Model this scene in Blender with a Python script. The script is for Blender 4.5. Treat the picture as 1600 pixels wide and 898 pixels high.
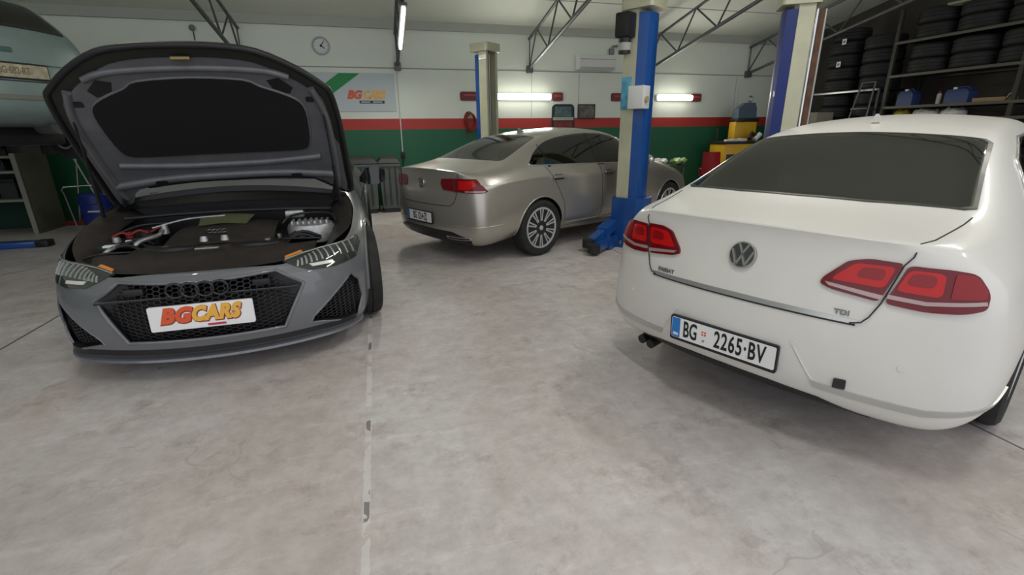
import bpy, bmesh, math, random
from mathutils import Vector, Matrix
from mathutils.bvhtree import BVHTree
random.seed(7)
PI = math.pi
for o in list(bpy.data.objects): bpy.data.objects.remove(o)
SC = bpy.context.scene
COL = SC.collection

# ------------------------------------------------------------ camera
cam_d = bpy.data.cameras.new('camera'); cam = bpy.data.objects.new('camera', cam_d); COL.objects.link(cam)
cam_d.sensor_width = 36.0; cam_d.lens = 36.0*741.1/1600.0; cam_d.clip_start = .05; cam_d.clip_end = 200
PITCH, ROLL, AZ, CH = math.radians(18.12), math.radians(.72), math.radians(15.2), 1.42
cam.matrix_world = Matrix.Translation((0, 0, CH)) @ Matrix.Rotation(-AZ, 4, 'Z') @ Matrix.Rotation(PI/2-PITCH, 4, 'X') @ Matrix.Rotation(-ROLL, 4, 'Z')
SC.camera = cam
# ------------------------------------------------------------ world + exposure
wd = bpy.data.worlds.new('world'); SC.world = wd; wd.use_nodes = True
wn = wd.node_tree.nodes; wl = wd.node_tree.links
bg = wn['Background']; bg.inputs[0].default_value = (.90, .93, 1.0, 1); bg.inputs[1].default_value = 1.25
SC.view_settings.view_transform = 'Standard'; SC.view_settings.look = 'None'
SC.view_settings.gamma = 1; SC.view_settings.use_curve_mapping = False
SC.view_settings.exposure = 0.0

# ------------------------------------------------------------ materials
MATS = {}
def mat(name, col, rough=.5, metal=0, coat=0, spec=.5, var=0, vscale=4, bump=0, bscale=60, emit=None, alpha=1, trans=0, ior=1.45, coatr=.03):
    if name in MATS: return MATS[name]
    m = bpy.data.materials.new(name); m.use_nodes = True
    nt = m.node_tree; b = nt.nodes['Principled BSDF']
    b.inputs['Base Color'].default_value = (*col, 1); b.inputs['Roughness'].default_value = rough
    b.inputs['Metallic'].default_value = metal; b.inputs['Coat Weight'].default_value = coat
    b.inputs['Coat Roughness'].default_value = coatr; b.inputs['Specular IOR Level'].default_value = spec
    b.inputs['Transmission Weight'].default_value = trans; b.inputs['IOR'].default_value = ior
    b.inputs['Alpha'].default_value = alpha
    if emit: b.inputs['Emission Color'].default_value = (*emit[:3], 1); b.inputs['Emission Strength'].default_value = emit[3]
    tc = None
    if var or bump: tc = nt.nodes.new('ShaderNodeTexCoord')
    if var:
        n = nt.nodes.new('ShaderNodeTexNoise'); n.inputs['Scale'].default_value = vscale; n.inputs['Detail'].default_value = 6
        nt.links.new(tc.outputs['Object'], n.inputs['Vector'])
        r = nt.nodes.new('ShaderNodeMapRange'); r.inputs[1].default_value = .3; r.inputs[2].default_value = .7
        r.inputs[3].default_value = 1-var; r.inputs[4].default_value = 1+var*.6
        nt.links.new(n.outputs['Fac'], r.inputs[0])
        mx = nt.nodes.new('ShaderNodeVectorMath'); mx.operation = 'SCALE'; mx.inputs[0].default_value = col
        nt.links.new(r.outputs[0], mx.inputs['Scale']); nt.links.new(mx.outputs[0], b.inputs['Base Color'])
    if bump:
        n2 = nt.nodes.new('ShaderNodeTexNoise'); n2.inputs['Scale'].default_value = bscale; n2.inputs['Detail'].default_value = 4
        nt.links.new(tc.outputs['Object'], n2.inputs['Vector'])
        bp = nt.nodes.new('ShaderNodeBump'); bp.inputs['Strength'].default_value = bump; bp.inputs['Distance'].default_value = .01
        nt.links.new(n2.outputs['Fac'], bp.inputs['Height']); nt.links.new(bp.outputs[0], b.inputs['Normal'])
    MATS[name] = m; return m
def glass(name, tint, mixf=.5, rough=.02):
    if name in MATS: return MATS[name]
    m = bpy.data.materials.new(name); m.use_nodes = True; nt = m.node_tree; nt.nodes.clear()
    out = nt.nodes.new('ShaderNodeOutputMaterial'); tr = nt.nodes.new('ShaderNodeBsdfTransparent'); tr.inputs[0].default_value = (*tint, 1)
    gl = nt.nodes.new('ShaderNodeBsdfGlossy'); gl.inputs['Roughness'].default_value = rough
    fr = nt.nodes.new('ShaderNodeFresnel'); fr.inputs[0].default_value = 1.5
    ad = nt.nodes.new('ShaderNodeMath'); ad.operation = 'ADD'; ad.inputs[1].default_value = mixf; ad.use_clamp = True
    mx = nt.nodes.new('ShaderNodeMixShader')
    nt.links.new(fr.outputs[0], ad.inputs[0]); nt.links.new(ad.outputs[0], mx.inputs[0])
    nt.links.new(tr.outputs[0], mx.inputs[1]); nt.links.new(gl.outputs[0], mx.inputs[2]); nt.links.new(mx.outputs[0], out.inputs[0])
    MATS[name] = m; return m

M_white = mat('white_paint', (.70, .685, .645), .40, 0, .55, var=.03, vscale=3, coatr=.10)
M_silver = mat('champagne_silver_paint', (.47, .445, .395), .30, .7, .6)
M_nardo = mat('slate_grey_paint', (.135, .141, .152), .34, 0, .8)
M_nardo_in = mat('slate_grey_inner_panel', (.125, .128, .138), .45, .2, .3, var=.15, vscale=9)
M_pale = mat('pale_blue_paint', (.20, .265, .255), .4, .2, .5, var=.08)
M_blackpl = mat('black_plastic', (.012, .012, .013), .45)
M_black = mat('gloss_black', (.008, .008, .009), .12, coat=.5)
M_baycover = mat('dark_bay_plastic', (.085, .072, .064), .38, var=.25, vscale=12)
M_dark = mat('dark_interior', (.075, .078, .07), .8)
M_rub = mat('tyre_rubber', (.02, .02, .02), .75, var=.3, vscale=14, bump=.15, bscale=80)
M_rubold = mat('stored_tyre_rubber', (.016, .016, .017), .65, var=.35, vscale=6)
M_rim = mat('alloy_rim', (.68, .68, .69), .32, .55)
M_chrome = mat('chrome', (.56, .56, .57), .10, 1)
M_satin = mat('satin_chrome', (.58, .58, .57), .28, .75)
M_red = mat('red_lens', (.26, .006, .009), .16, 0, .35, .3)
M_redd = mat('dark_red_lens', (.15, .005, .009), .16, 0, .35, .3)
M_redb = mat('bright_red_lens', (.52, .008, .007), .18, 0, .3, .3)
M_clear = mat('clear_lens_strip', (.42, .30, .29), .2, .2, .5)
M_amber = mat('amber_reflector', (.75, .25, .04), .3, 0, .6)
M_platew = mat('plate_white', (.80, .80, .80), .4)
M_ink = mat('plate_ink', (.01, .01, .01), .5)
M_euro = mat('plate_blue_band', (.02, .19, .55), .4)
M_plateold = mat('dirty_plate', (.42, .38, .26), .5, var=.3, vscale=20)
M_glassw = glass('tinted_glass_green', (.58, .62, .52), .12, .05)
M_glassd = glass('tinted_glass_dark', (.30, .35, .34), .09, .04)
M_frit = mat('glass_frit', (.035, .038, .032), .3, coat=.2)
M_seam = mat('panel_gap', (.03, .03, .03), .8)
M_seat = mat('seat_fabric', (.13, .13, .115), .85)
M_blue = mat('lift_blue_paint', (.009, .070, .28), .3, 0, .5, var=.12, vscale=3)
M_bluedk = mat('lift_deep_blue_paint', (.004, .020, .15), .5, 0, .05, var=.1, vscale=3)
M_cream = mat('lift_cream_paint', (.48, .48, .34), .42, 0, .3, var=.1, vscale=5)
M_steel = mat('bare_steel', (.32, .31, .30), .35, .9)
M_steeldk = mat('truss_steel', (.13, .135, .135), .5, .5, var=.2, vscale=8)
M_bin = mat('grey_bin_plastic', (.12, .135, .13), .55, var=.15)
M_bindk = mat('dark_bin_plastic', (.045, .05, .048), .6)
M_yellow = mat('machine_yellow', (.62, .36, .02), .4, var=.08)
M_redpl = mat('red_chair_plastic', (.42, .015, .02), .45)
M_maroon = mat('maroon_sign', (.16, .03, .035), .5)
M_rack = mat('rack_steel', (.045, .045, .038), .5, .5)
M_shelf = mat('rack_shelf_steel', (.085, .08, .065), .5, .3)
M_wplas = mat('white_plastic', (.66, .67, .64), .4)
M_bluepl = mat('blue_plastic', (.015, .03, .22), .35)
M_can = mat('blue_can_plastic', (.025, .045, .14), .4)
M_orange = mat('logo_orange', (.80, .28, .03), .4)
M_logored = mat('logo_red_orange', (.68, .10, .03), .4)
M_logoyel = mat('logo_yellow', (.80, .42, .06), .4)
M_green = mat('sign_green', (.01, .25, .06), .5)
M_banner = mat('pale_blue_banner', (.52, .59, .60), .6)
M_olive = mat('olive_engine_insert', (.24, .25, .13), .4)
M_alu = mat('cast_aluminium', (.42, .42, .42), .4, .7, var=.2, vscale=30)
M_redhose = mat('red_rubber', (.24, .02, .015), .5)
M_bag = mat('white_bag_film', (.70, .70, .66), .4, var=.1, vscale=20)
M_leaf = mat('green_bag_film', (.25, .42, .12), .4, var=.2, vscale=20)
M_cardb = mat('cardboard', (.28, .19, .10), .8)
M_olivecol = mat('olive_column_paint', (.12, .12, .085), .5, var=.15)

# ------------------------------------------------------------ helpers
def tag(o, label=None, cat=None, group=None, kind=None):
    if label: o['label'] = label
    if cat: o['category'] = cat
    if group: o['group'] = group
    if kind: o['kind'] = kind
    return o
def thing(name, label, cat, loc=(0, 0, 0), rz=0, group=None, kind=None):
    o = bpy.data.objects.new(name, None); COL.objects.link(o); o.location = loc; o.rotation_euler = (0, 0, rz)
    o.empty_display_size = .1
    return tag(o, label, cat, group, kind)
def link_mesh(name, me, material=None, parent=None, smooth=None):
    o = bpy.data.objects.new(name, me); COL.objects.link(o)
    if material is not None and not me.materials: me.materials.append(material)
    if parent is not None: o.parent = parent
    if smooth is not None:
        for p in me.polygons: p.use_smooth = True
        me.set_sharp_from_angle(angle=math.radians(smooth))
    return o
class MB:
    def __init__(s): s.bm = bmesh.new(); s.M = Matrix.Identity(4)
    def v(s, p): return s.bm.verts.new(s.M @ Vector(p))
    def box(s, a, b, bev=0, rot=None, piv=None):
        x0, y0, z0 = a; x1, y1, z1 = b
        c = [(x0, y0, z0), (x1, y0, z0), (x1, y1, z0), (x0, y1, z0), (x0, y0, z1), (x1, y0, z1), (x1, y1, z1), (x0, y1, z1)]
        if rot is not None:
            R = rot; pv = Vector(piv) if piv else Vector(((x0+x1)/2, (y0+y1)/2, (z0+z1)/2))
            c = [pv + R @ (Vector(q)-pv) for q in c]
        vs = [s.v(q) for q in c]
        fs = [s.bm.faces.new([vs[i] for i in f]) for f in ((3, 2, 1, 0), (4, 5, 6, 7), (0, 1, 5, 4), (1, 2, 6, 5), (2, 3, 7, 6), (3, 0, 4, 7))]
        if bev:
            es = set(e for f in fs for e in f.edges)
            bmesh.ops.bevel(s.bm, geom=list(es), offset=bev, segments=2, affect='EDGES', profile=.6)
        return s
    def tube(s, pts, r, seg=8, caps=True, closed=False):
        pts = [Vector(p) for p in pts]; n = len(pts); rr = r if isinstance(r, (list, tuple)) else [r]*n
        rings = []; up = None
        for i in range(n):
            if closed: d = pts[(i+1) % n]-pts[i-1]
            else: d = pts[min(i+1, n-1)]-pts[max(i-1, 0)]
            if d.length < 1e-9: d = Vector((0, 0, 1))
            d.normalize()
            if up is None: up = Vector((0, 0, 1)) if abs(d.z) < .9 else Vector((1, 0, 0))
            a = d.cross(up)
            if a.length < 1e-6: a = d.cross(Vector((0, 1, 0)))
            a.normalize(); b = a.cross(d).normalized(); up = b
            rings.append([s.v(pts[i]+(a*math.cos(2*PI*k/seg)+b*math.sin(2*PI*k/seg))*rr[i]) for k in range(seg)])
        m = n if closed else n-1
        for i in range(m):
            A, B = rings[i], rings[(i+1) % n]
            for k in range(seg): s.bm.faces.new((A[k], A[(k+1) % seg], B[(k+1) % seg], B[k]))
        if caps and not closed: s.bm.faces.new(rings[0][::-1]); s.bm.faces.new(rings[-1])
        return s
    def lathe(s, prof, seg=32, axis='Z', c=(0, 0, 0), closed=False):
        c = Vector(c); rings = []
        for (r, h) in prof:
            ring = []
            for k in range(seg):
                t = 2*PI*k/seg; a, b = r*math.cos(t), r*math.sin(t)
                p = {'Z': (a, b, h), 'X': (h, a, b), 'Y': (a, h, b)}[axis]
                ring.append(s.v(c+Vector(p)))
            rings.append(ring)
        n = len(prof); m = n if closed else n-1
        for i in range(m):
            A, B = rings[i], rings[(i+1) % n]
            for k in range(seg): s.bm.faces.new((A[k], A[(k+1) % seg], B[(k+1) % seg], B[k]))
        if not closed:
            if prof[0][0] > 1e-5: s.bm.faces.new(rings[0][::-1])
            if prof[-1][0] > 1e-5: s.bm.faces.new(rings[-1])
        return s
    def prism(s, poly, o, u, v, t):  # polygon in frame (o,u,v), extruded from t0 to t1 along u x v
        o, u, v = Vector(o), Vector(u).normalized(), Vector(v).normalized(); n = u.cross(v)
        t0, t1 = t if isinstance(t, (tuple, list)) else (0, t)
        a = [s.v(o+u*p[0]+v*p[1]+n*t0) for p in poly]; b = [s.v(o+u*p[0]+v*p[1]+n*t1) for p in poly]
        k = len(poly)
        for i in range(k): s.bm.faces.new((a[i], a[(i+1) % k], b[(i+1) % k], b[i]))
        s.bm.faces.new(a[::-1]); s.bm.faces.new(b)
        return s
    def loft(s, loops, caps=True):
        R = [[s.v(p) for p in L] for L in loops]; k = len(R[0])
        for A, B in zip(R, R[1:]):
            for i in range(k): s.bm.faces.new((A[i], A[(i+1) % k], B[(i+1) % k], B[i]))
        if caps: s.bm.faces.new(R[0][::-1]); s.bm.faces.new(R[-1])
        return s
    def sphere(s, c, r, seg=12, sc=(1, 1, 1), rings=8):
        c = Vector(c); R = []
        for i in range(1, rings):
            ph = PI*i/rings
            R.append([s.v(c+Vector((r*sc[0]*math.sin(ph)*math.cos(2*PI*k/seg), r*sc[1]*math.sin(ph)*math.sin(2*PI*k/seg), r*sc[2]*math.cos(ph)))) for k in range(seg)])
        t = s.v(c+Vector((0, 0, r*sc[2]))); b = s.v(c-Vector((0, 0, r*sc[2])))
        for k in range(seg):
            s.bm.faces.new((t, R[0][k], R[0][(k+1) % seg])); s.bm.faces.new((b, R[-1][(k+1) % seg], R[-1][k]))
        for A, B in zip(R, R[1:]):
            for k in range(seg): s.bm.faces.new((A[k], B[k], B[(k+1) % seg], A[(k+1) % seg]))
        return s
    def build(s, name, material, parent=None, smooth=35, tris=False):
        bmesh.ops.recalc_face_normals(s.bm, faces=s.bm.faces)
        me = bpy.data.meshes.new(name); s.bm.to_mesh(me); s.bm.free()
        return link_mesh(name, me, material, parent, smooth)
def copy_tree(o, parent=None):
    c = o.copy(); COL.objects.link(c); c.parent = parent
    for ch in list(o.children): copy_tree(ch, c)
    return c
def text_mesh(body, size, extrude=.001, bold=0, shear=0, align='CENTER', space=1):
    cu = bpy.data.curves.new('t', 'FONT'); cu.body = body; cu.size = size; cu.extrude = extrude; cu.offset = bold; cu.shear = shear
    cu.align_x = align; cu.align_y = 'CENTER'; cu.space_character = space; cu.resolution_u = 3
    o = bpy.data.objects.new('t', cu); COL.objects.link(o)
    dg = bpy.context.evaluated_depsgraph_get(); me = bpy.data.meshes.new_from_object(o.evaluated_get(dg))
    bpy.data.objects.remove(o); bpy.data.curves.remove(cu); me.materials.clear(); return me
def text(name, body, size, material, o, u, v, parent=None, sx=1, **kw):
    me = text_mesh(body, size, **kw); u = Vector(u).normalized(); v = Vector(v).normalized(); n = u.cross(v); o = Vector(o)
    M = Matrix(((u.x*sx, v.x, n.x, o.x), (u.y*sx, v.y, n.y, o.y), (u.z*sx, v.z, n.z, o.z), (0, 0, 0, 1)))
    me.transform(M); me.name = name
    return link_mesh(name, me, material, parent)

# ------------------------------------------------------------ surface patches
class Fr:
    """flat frame for outlines on a curved skin: origin, u, v; rays travel along -(u x v)"""
    def __init__(s, o, u, v): s.o, s.u, s.v = Vector(o), Vector(u).normalized(), Vector(v).normalized(); s.n = s.u.cross(s.v).normalized()
    def src(s, a, b): return s.o+s.u*a+s.v*b+s.n*1.5, -s.n
class Cyl:
    """upright cylinder round (cx, cy): outline given as angle-like (metres at radius R) and z"""
    def __init__(s, cx, cy, R=1.0): s.c = Vector((cx, cy, 0)); s.R = R
    def src(s, a, b):
        t = a/s.R; d = Vector((math.sin(t), -math.cos(t), 0)); return s.c+d*3+Vector((0, 0, b)), -d
    def uv(s, p): return (math.atan2(p[0]-s.c.x, -(p[1]-s.c.y))*s.R, p[2])
def hit(bvh, fr, a, b, far=2.9):
    o, d = fr.src(a, b); h = bvh.ray_cast(o, d, 6.0)
    if h[0] is None:
        return None
    n = h[1]
    if n.dot(d) > 0: n = -n
    return h[0], n
def dense(poly, step, fr):
    bm = bmesh.new(); vs = [bm.verts.new((p[0], p[1], 0)) for p in poly]; bm.faces.new(vs)
    xs = [p[0] for p in poly]; ys = [p[1] for p in poly]
    for ax, lo, hi in ((0, min(xs), max(xs)), (1, min(ys), max(ys))):
        n = int((hi-lo)/step)
        for i in range(1, n+1):
            c = lo+(hi-lo)*i/(n+1); co = (c, 0, 0) if ax == 0 else (0, c, 0); no = (1, 0, 0) if ax == 0 else (0, 1, 0)
            bmesh.ops.bisect_plane(bm, geom=bm.verts[:]+bm.edges[:]+bm.faces[:], plane_co=co, plane_no=no, dist=1e-6)
    return bm
def patch(name, bvh, fr, poly, material, parent, off=.002, thk=.006, step=.04, smooth=40):
    bm = dense(poly, step, fr); L = {}; lastok = None; bad = []
    bm.verts.ensure_lookup_table()
    for v in bm.verts:
        h = hit(bvh, fr, v.co.x, v.co.y)
        if h is None: bad.append(v.index); continue
        L[v.index] = (v.co.copy(), h)
    for i in bad:
        q = bm.verts[i].co; j = min(L, key=lambda k: (L[k][0]-q).length); L[i] = (q.copy(), L[j][1])
    idx = {v: v.index for v in bm.verts}; faces = [[idx[v] for v in f.verts] for f in bm.faces]
    bnd = [[v.index for v in e.verts] for e in bm.edges if e.is_boundary]
    n = len(bm.verts); top = [L[i][1][0]+L[i][1][1]*off for i in range(n)]; bot = [L[i][1][0]+L[i][1][1]*(off-thk) for i in range(n)]
    bm.free(); nb = bmesh.new(); a = [nb.verts.new(p) for p in top]; b = [nb.verts.new(p) for p in bot]
    def nf(l):
        if len(set(l)) >= 3:
            try: nb.faces.new(l)
            except ValueError: pass
    for f in faces: nf([a[i] for i in f]); nf([b[i] for i in f[::-1]])
    for i, j in bnd: nf([a[i], a[j], b[j], b[i]])
    bmesh.ops.recalc_face_normals(nb, faces=nb.faces)
    me = bpy.data.meshes.new(name); nb.to_mesh(me); nb.free()
    return link_mesh(name, me, material, parent, smooth)
def polyline_on(bvh, fr, pts, off=.001, step=.03, closed=False):
    out = []; P = list(pts)+([pts[0]] if closed else [])
    for p, q in zip(P, P[1:]):
        n = max(1, int(math.dist(p, q)/step))
        for i in range(n):
            t = i/n; h = hit(bvh, fr, p[0]+(q[0]-p[0])*t, p[1]+(q[1]-p[1])*t)
            if h: out.append(h[0]+h[1]*off)
    if not closed:
        h = hit(bvh, fr, *P[-1])
        if h: out.append(h[0]+h[1]*off)
    return out
def seam(name, bvh, fr, pts, material, parent, r=.003, off=0.0, closed=False, step=.03, seg=6):
    p = polyline_on(bvh, fr, pts, off, step, closed)
    return MB().tube(p, r, seg, closed=closed).build(name, material, parent, 60)
def mirror_poly(p): return [(-a, b) for a, b in p][::-1]
def cat(pts, n=6, closed=True):  # Catmull-Rom smoothing of an outline
    m = len(pts); out = []; D = len(pts[0])
    rng = range(m) if closed else range(m-1)
    for i in rng:
        g = (lambda k: pts[k % m]) if closed else (lambda k: pts[min(max(k, 0), m-1)])
        p0, p1, p2, p3 = g(i-1), g(i), g(i+1), g(i+2)
        for k in range(n):
            t = k/n
            out.append(tuple(.5*(2*p1[d]+(p2[d]-p0[d])*t+(2*p0[d]-5*p1[d]+4*p2[d]-p3[d])*t*t+(-p0[d]+3*p1[d]-3*p2[d]+p3[d])*t**3) for d in range(D)))
    if not closed: out.append(tuple(pts[-1]))
    return out
def rounded(poly, r, n=4):
    out = []; m = len(poly)
    for i in range(m):
        p = Vector(poly[i]); a = Vector(poly[i-1])-p; b = Vector(poly[(i+1) % m])-p
        ra = min(r, a.length*.45, b.length*.45); A = p+a.normalized()*ra; B = p+b.normalized()*ra
        for k in range(n+1):
            t = k/n; q = A*(1-t)**2+p*2*t*(1-t)+B*t*t; out.append((q.x, q.y))
    return out
# ============================================================ the building
WY, CZ, SL = 10.3, 3.44, .20      # back wall, eaves height, roof slope
def ceil_z(y): return CZ+SL*(WY-y)
def floor_mat():
    m = bpy.data.materials.new('concrete_floor'); m.use_nodes = True; nt = m.node_tree; b = nt.nodes['Principled BSDF']; N = nt.nodes.new; L = nt.links.new
    geo = N('ShaderNodeNewGeometry'); sep = N('ShaderNodeSeparateXYZ'); L(geo.outputs['Position'], sep.inputs[0])
    def noise(s, d=6, r=.6, vec=None):
        n = N('ShaderNodeTexNoise'); n.inputs['Scale'].default_value = s; n.inputs['Detail'].default_value = d; n.inputs['Roughness'].default_value = r
        L(vec or geo.outputs['Position'], n.inputs['Vector']); return n.outputs['Fac']
    def ramp(f, stops):
        r = N('ShaderNodeValToRGB'); e = r.color_ramp.elements
        while len(e) < len(stops): e.new(.5)
        for i, (p, c) in enumerate(stops): e[i].position = p; e[i].color = (*c, 1)
        L(f, r.inputs[0]); return r.outputs[0]
    def mix(f, a, bb, mode='MIX'):
        x = N('ShaderNodeMix'); x.data_type = 'RGBA'; x.blend_type = mode
        if isinstance(f, float): x.inputs[0].default_value = f
        else: L(f, x.inputs[0])
        for s_, i in ((a, 6), (bb, 7)):
            if isinstance(s_, tuple): x.inputs[i].default_value = (*s_, 1)
            else: L(s_, x.inputs[i])
        return x.outputs[2]
    def math_(op, a, bb=None, c=None):
        x = N('ShaderNodeMath'); x.operation = op
        for i, s_ in enumerate((a, bb, c)):
            if s_ is None: continue
            if isinstance(s_, (int, float)): x.inputs[i].default_value = s_
            else: L(s_, x.inputs[i])
        return x.outputs[0]
    base = ramp(noise(.75, 9, .62), [(.30, (.455, .415, .395)), (.45, (.53, .495, .48)), (.56, (.585, .56, .55)), (.70, (.65, .63, .625))])
    mp = N('ShaderNodeMapping'); mp.inputs['Scale'].default_value = (1, .35, 1); mp.inputs['Rotation'].default_value = (0, 0, .5); L(geo.outputs['Position'], mp.inputs[0])
    warm = ramp(noise(1.1, 7, .6, mp.outputs[0]), [(.46, (0, 0, 0)), (.66, (1, 1, 1))])
    c = mix(math_('MULTIPLY', warm, .42), base, (.50, .405, .35))
    fine = ramp(noise(9, 10, .75), [(.35, (.83, .81, .80)), (.6, (1.04, 1.04, 1.04))]); c = mix(1.0, c, fine, 'MULTIPLY')
    mp2 = N('ShaderNodeMapping'); mp2.inputs['Scale'].default_value = (1.2, 5.5, 1); mp2.inputs['Rotation'].default_value = (0, 0, .25); L(geo.outputs['Position'], mp2.inputs[0])
    sk = ramp(noise(1.6, 12, .72, mp2.outputs[0]), [(.55, (1, 1, 1)), (.66, (1.14, 1.14, 1.15))]); c = mix(1.0, c, sk, 'MULTIPLY')
    st = ramp(noise(3.1, 12, .78), [(.53, (1, 1, 1)), (.68, (.72, .66, .63))]); c = mix(1.0, c, st, 'MULTIPLY')
    v = N('ShaderNodeTexVoronoi'); v.feature = 'DISTANCE_TO_EDGE'; v.inputs['Scale'].default_value = .55
    wv = N('ShaderNodeVectorMath'); wv.operation = 'MULTIPLY_ADD'; nn = N('ShaderNodeTexNoise'); nn.inputs['Scale'].default_value = 3; L(geo.outputs['Position'], nn.inputs['Vector'])
    L(nn.outputs['Color'], wv.inputs[0]); wv.inputs[1].default_value = (.5, .5, .5); L(geo.outputs['Position'], wv.inputs[2]); L(wv.outputs[0], v.inputs['Vector'])
    ck = math_('MULTIPLY', math_('LESS_THAN', v.outputs['Distance'], .0035), math_('GREATER_THAN', noise(1.7), .54)); c = mix(math_('MULTIPLY', ck, .25), c, (.22, .20, .18))
    # dark spots
    v2 = N('ShaderNodeTexVoronoi'); v2.inputs['Scale'].default_value = 2.3; L(geo.outputs['Position'], v2.inputs['Vector'])
    sp = math_('MULTIPLY', math_('LESS_THAN', v2.outputs['Distance'], .035), math_('GREATER_THAN', noise(2.2), .57)); c = mix(math_('MULTIPLY', sp, .55), c, (.16, .14, .13))
    # sawn joints running away from the viewer, partly filled
    wob = math_('MULTIPLY_ADD', noise(6), .02, -.01)
    for x0, wd, fill in ((-.17, .009, 1), (-2.70, .010, 0), (2.755, .007, 0)):
        d = math_('ABSOLUTE', math_('SUBTRACT', sep.outputs[0], x0))
        if fill:
            band = math_('MULTIPLY', math_('LESS_THAN', math_('ADD', d, math_('MULTIPLY', noise(30, 6), .022)), .026), math_('GREATER_THAN', noise(5, 8), .44)); c = mix(math_('MULTIPLY', band, .38), c, (.78, .77, .76))
            gate = math_('GREATER_THAN', noise(4.2, 9), .585); dd = math_('ABSOLUTE', math_('SUBTRACT', sep.outputs[0], x0))
            c = mix(math_('MULTIPLY', math_('MULTIPLY', math_('LESS_THAN', dd, .011), gate), .85), c, (.17, .15, .14))
        else:
            c = mix(math_('MULTIPLY', math_('LESS_THAN', d, wd), .85), c, (.07, .065, .06))
    L(c, b.inputs['Base Color'])
    rr = ramp(noise(1.5, 8), [(.35, (.42, .42, .42)), (.65, (.62, .62, .62))]); L(rr, b.inputs['Roughness'])
    bp = N('ShaderNodeBump'); bp.inputs['Strength'].default_value = .25; bp.inputs['Distance'].default_value = .004; L(noise(24, 8, .7), bp.inputs['Height']); L(bp.outputs[0], b.inputs['Normal'])
    return m
def wall_mat(name, band=True, base=(.74, .79, .69)):
    m = bpy.data.materials.new(name); m.use_nodes = True; nt = m.node_tree; b = nt.nodes['Principled BSDF']; N = nt.nodes.new; L = nt.links.new
    geo = N('ShaderNodeNewGeometry'); sep = N('ShaderNodeSeparateXYZ'); L(geo.outputs['Position'], sep.inputs[0])
    r = N('ShaderNodeValToRGB'); r.color_ramp.interpolation = 'CONSTANT'; mr = N('ShaderNodeMath'); mr.operation = 'DIVIDE'; mr.inputs[1].default_value = 4; L(sep.outputs[2], mr.inputs[0]); L(mr.outputs[0], r.inputs[0])
    e = r.color_ramp.elements
    e[0].position = 0; e[0].color = (.012, .115, .052, 1); e[1].position = 1.49/4; e[1].color = (.44, .035, .025, 1)
    x = e.new(1.70/4); x.color = (*base, 1)
    if not band: e[0].color = e[1].color = (*base, 1)
    n = N('ShaderNodeTexNoise'); n.inputs['Scale'].default_value = 1.3; n.inputs['Detail'].default_value = 8; L(geo.outputs['Position'], n.inputs['Vector'])
    mp = N('ShaderNodeMapRange'); mp.inputs[3].default_value = .90; mp.inputs[4].default_value = 1.06; L(n.outputs['Fac'], mp.inputs[0])
    mx = N('ShaderNodeVectorMath'); mx.operation = 'SCALE'; L(r.outputs[0], mx.inputs[0]); L(mp.outputs[0], mx.inputs['Scale']); L(mx.outputs[0], b.inputs['Base Color'])
    b.inputs['Roughness'].default_value = .55
    return m
def st(o): o['kind'] = 'structure'; return o
XL, XR, YF = -8.6, 10.1, -3.2
st(MB().box((XL-.2, YF-6, -.2), (XR+.2, WY+.2, 0)).build('floor', floor_mat()))
st(MB().box((XL-.2, WY, 0), (XR+.2, WY+.2, CZ+.1)).build('wall_back', wall_mat('painted_wall')))
def side(x0, x1): return MB().prism([(YF, 0), (WY, 0), (WY, ceil_z(WY)+.1), (YF, ceil_z(YF)+.1)], (x0, 0, 0), (0, 1, 0), (0, 0, 1), x1-x0)
st(side(XL-.2, XL).build('wall_left', wall_mat('painted_wall_side')))
st(side(XR, XR+.2).build('wall_right', mat('brown_wall', (.07, .062, .05), .7, var=.15)))
M_ceil = mat('ceiling_panels', (.76, .79, .69), .7, var=.05, vscale=.8)
st(MB().prism([(YF-.2, ceil_z(YF)), (WY+.2, ceil_z(WY+.2)), (WY+.2, ceil_z(WY+.2)+.15), (YF-.2, ceil_z(YF)+.15)], (XL-.2, 0, 0), (0, 1, 0), (0, 0, 1), XR-XL+.4).build('ceiling', M_ceil))
# horizontal panel joint of the back wall and roof sheet laps
st(MB().box((XL, WY-.006, 2.615), (XR, WY, 2.635)).build('trim_1', mat('wall_joint', (.30, .32, .30), .8)))
tm = MB()
for k in range(5):
    y = WY-1.15-2.3*k; tm.box((XL, y-.01, ceil_z(y)-.012), (XR, y+.01, ceil_z(y)+.01))
st(tm.build('trim_2', mat('roof_lap', (.42, .44, .40), .8)))
st(MB().box((XL, WY-.06, CZ-.14), (XR, WY, CZ+.02)).build('trim_3', mat('eaves_shade_strip', (.42, .44, .38), .7)))  # added strip, coloured as the shade where ceiling meets wall
tj = MB()
for x in (-2.15, 3.28, 4.35, 5.95, 8.35): tj.box((x-.008, WY-.004, 1.72), (x+.008, WY, 2.6))
st(tj.build('trim_4', mat('wall_joint_faint', (.46, .49, .45), .8)))

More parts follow.
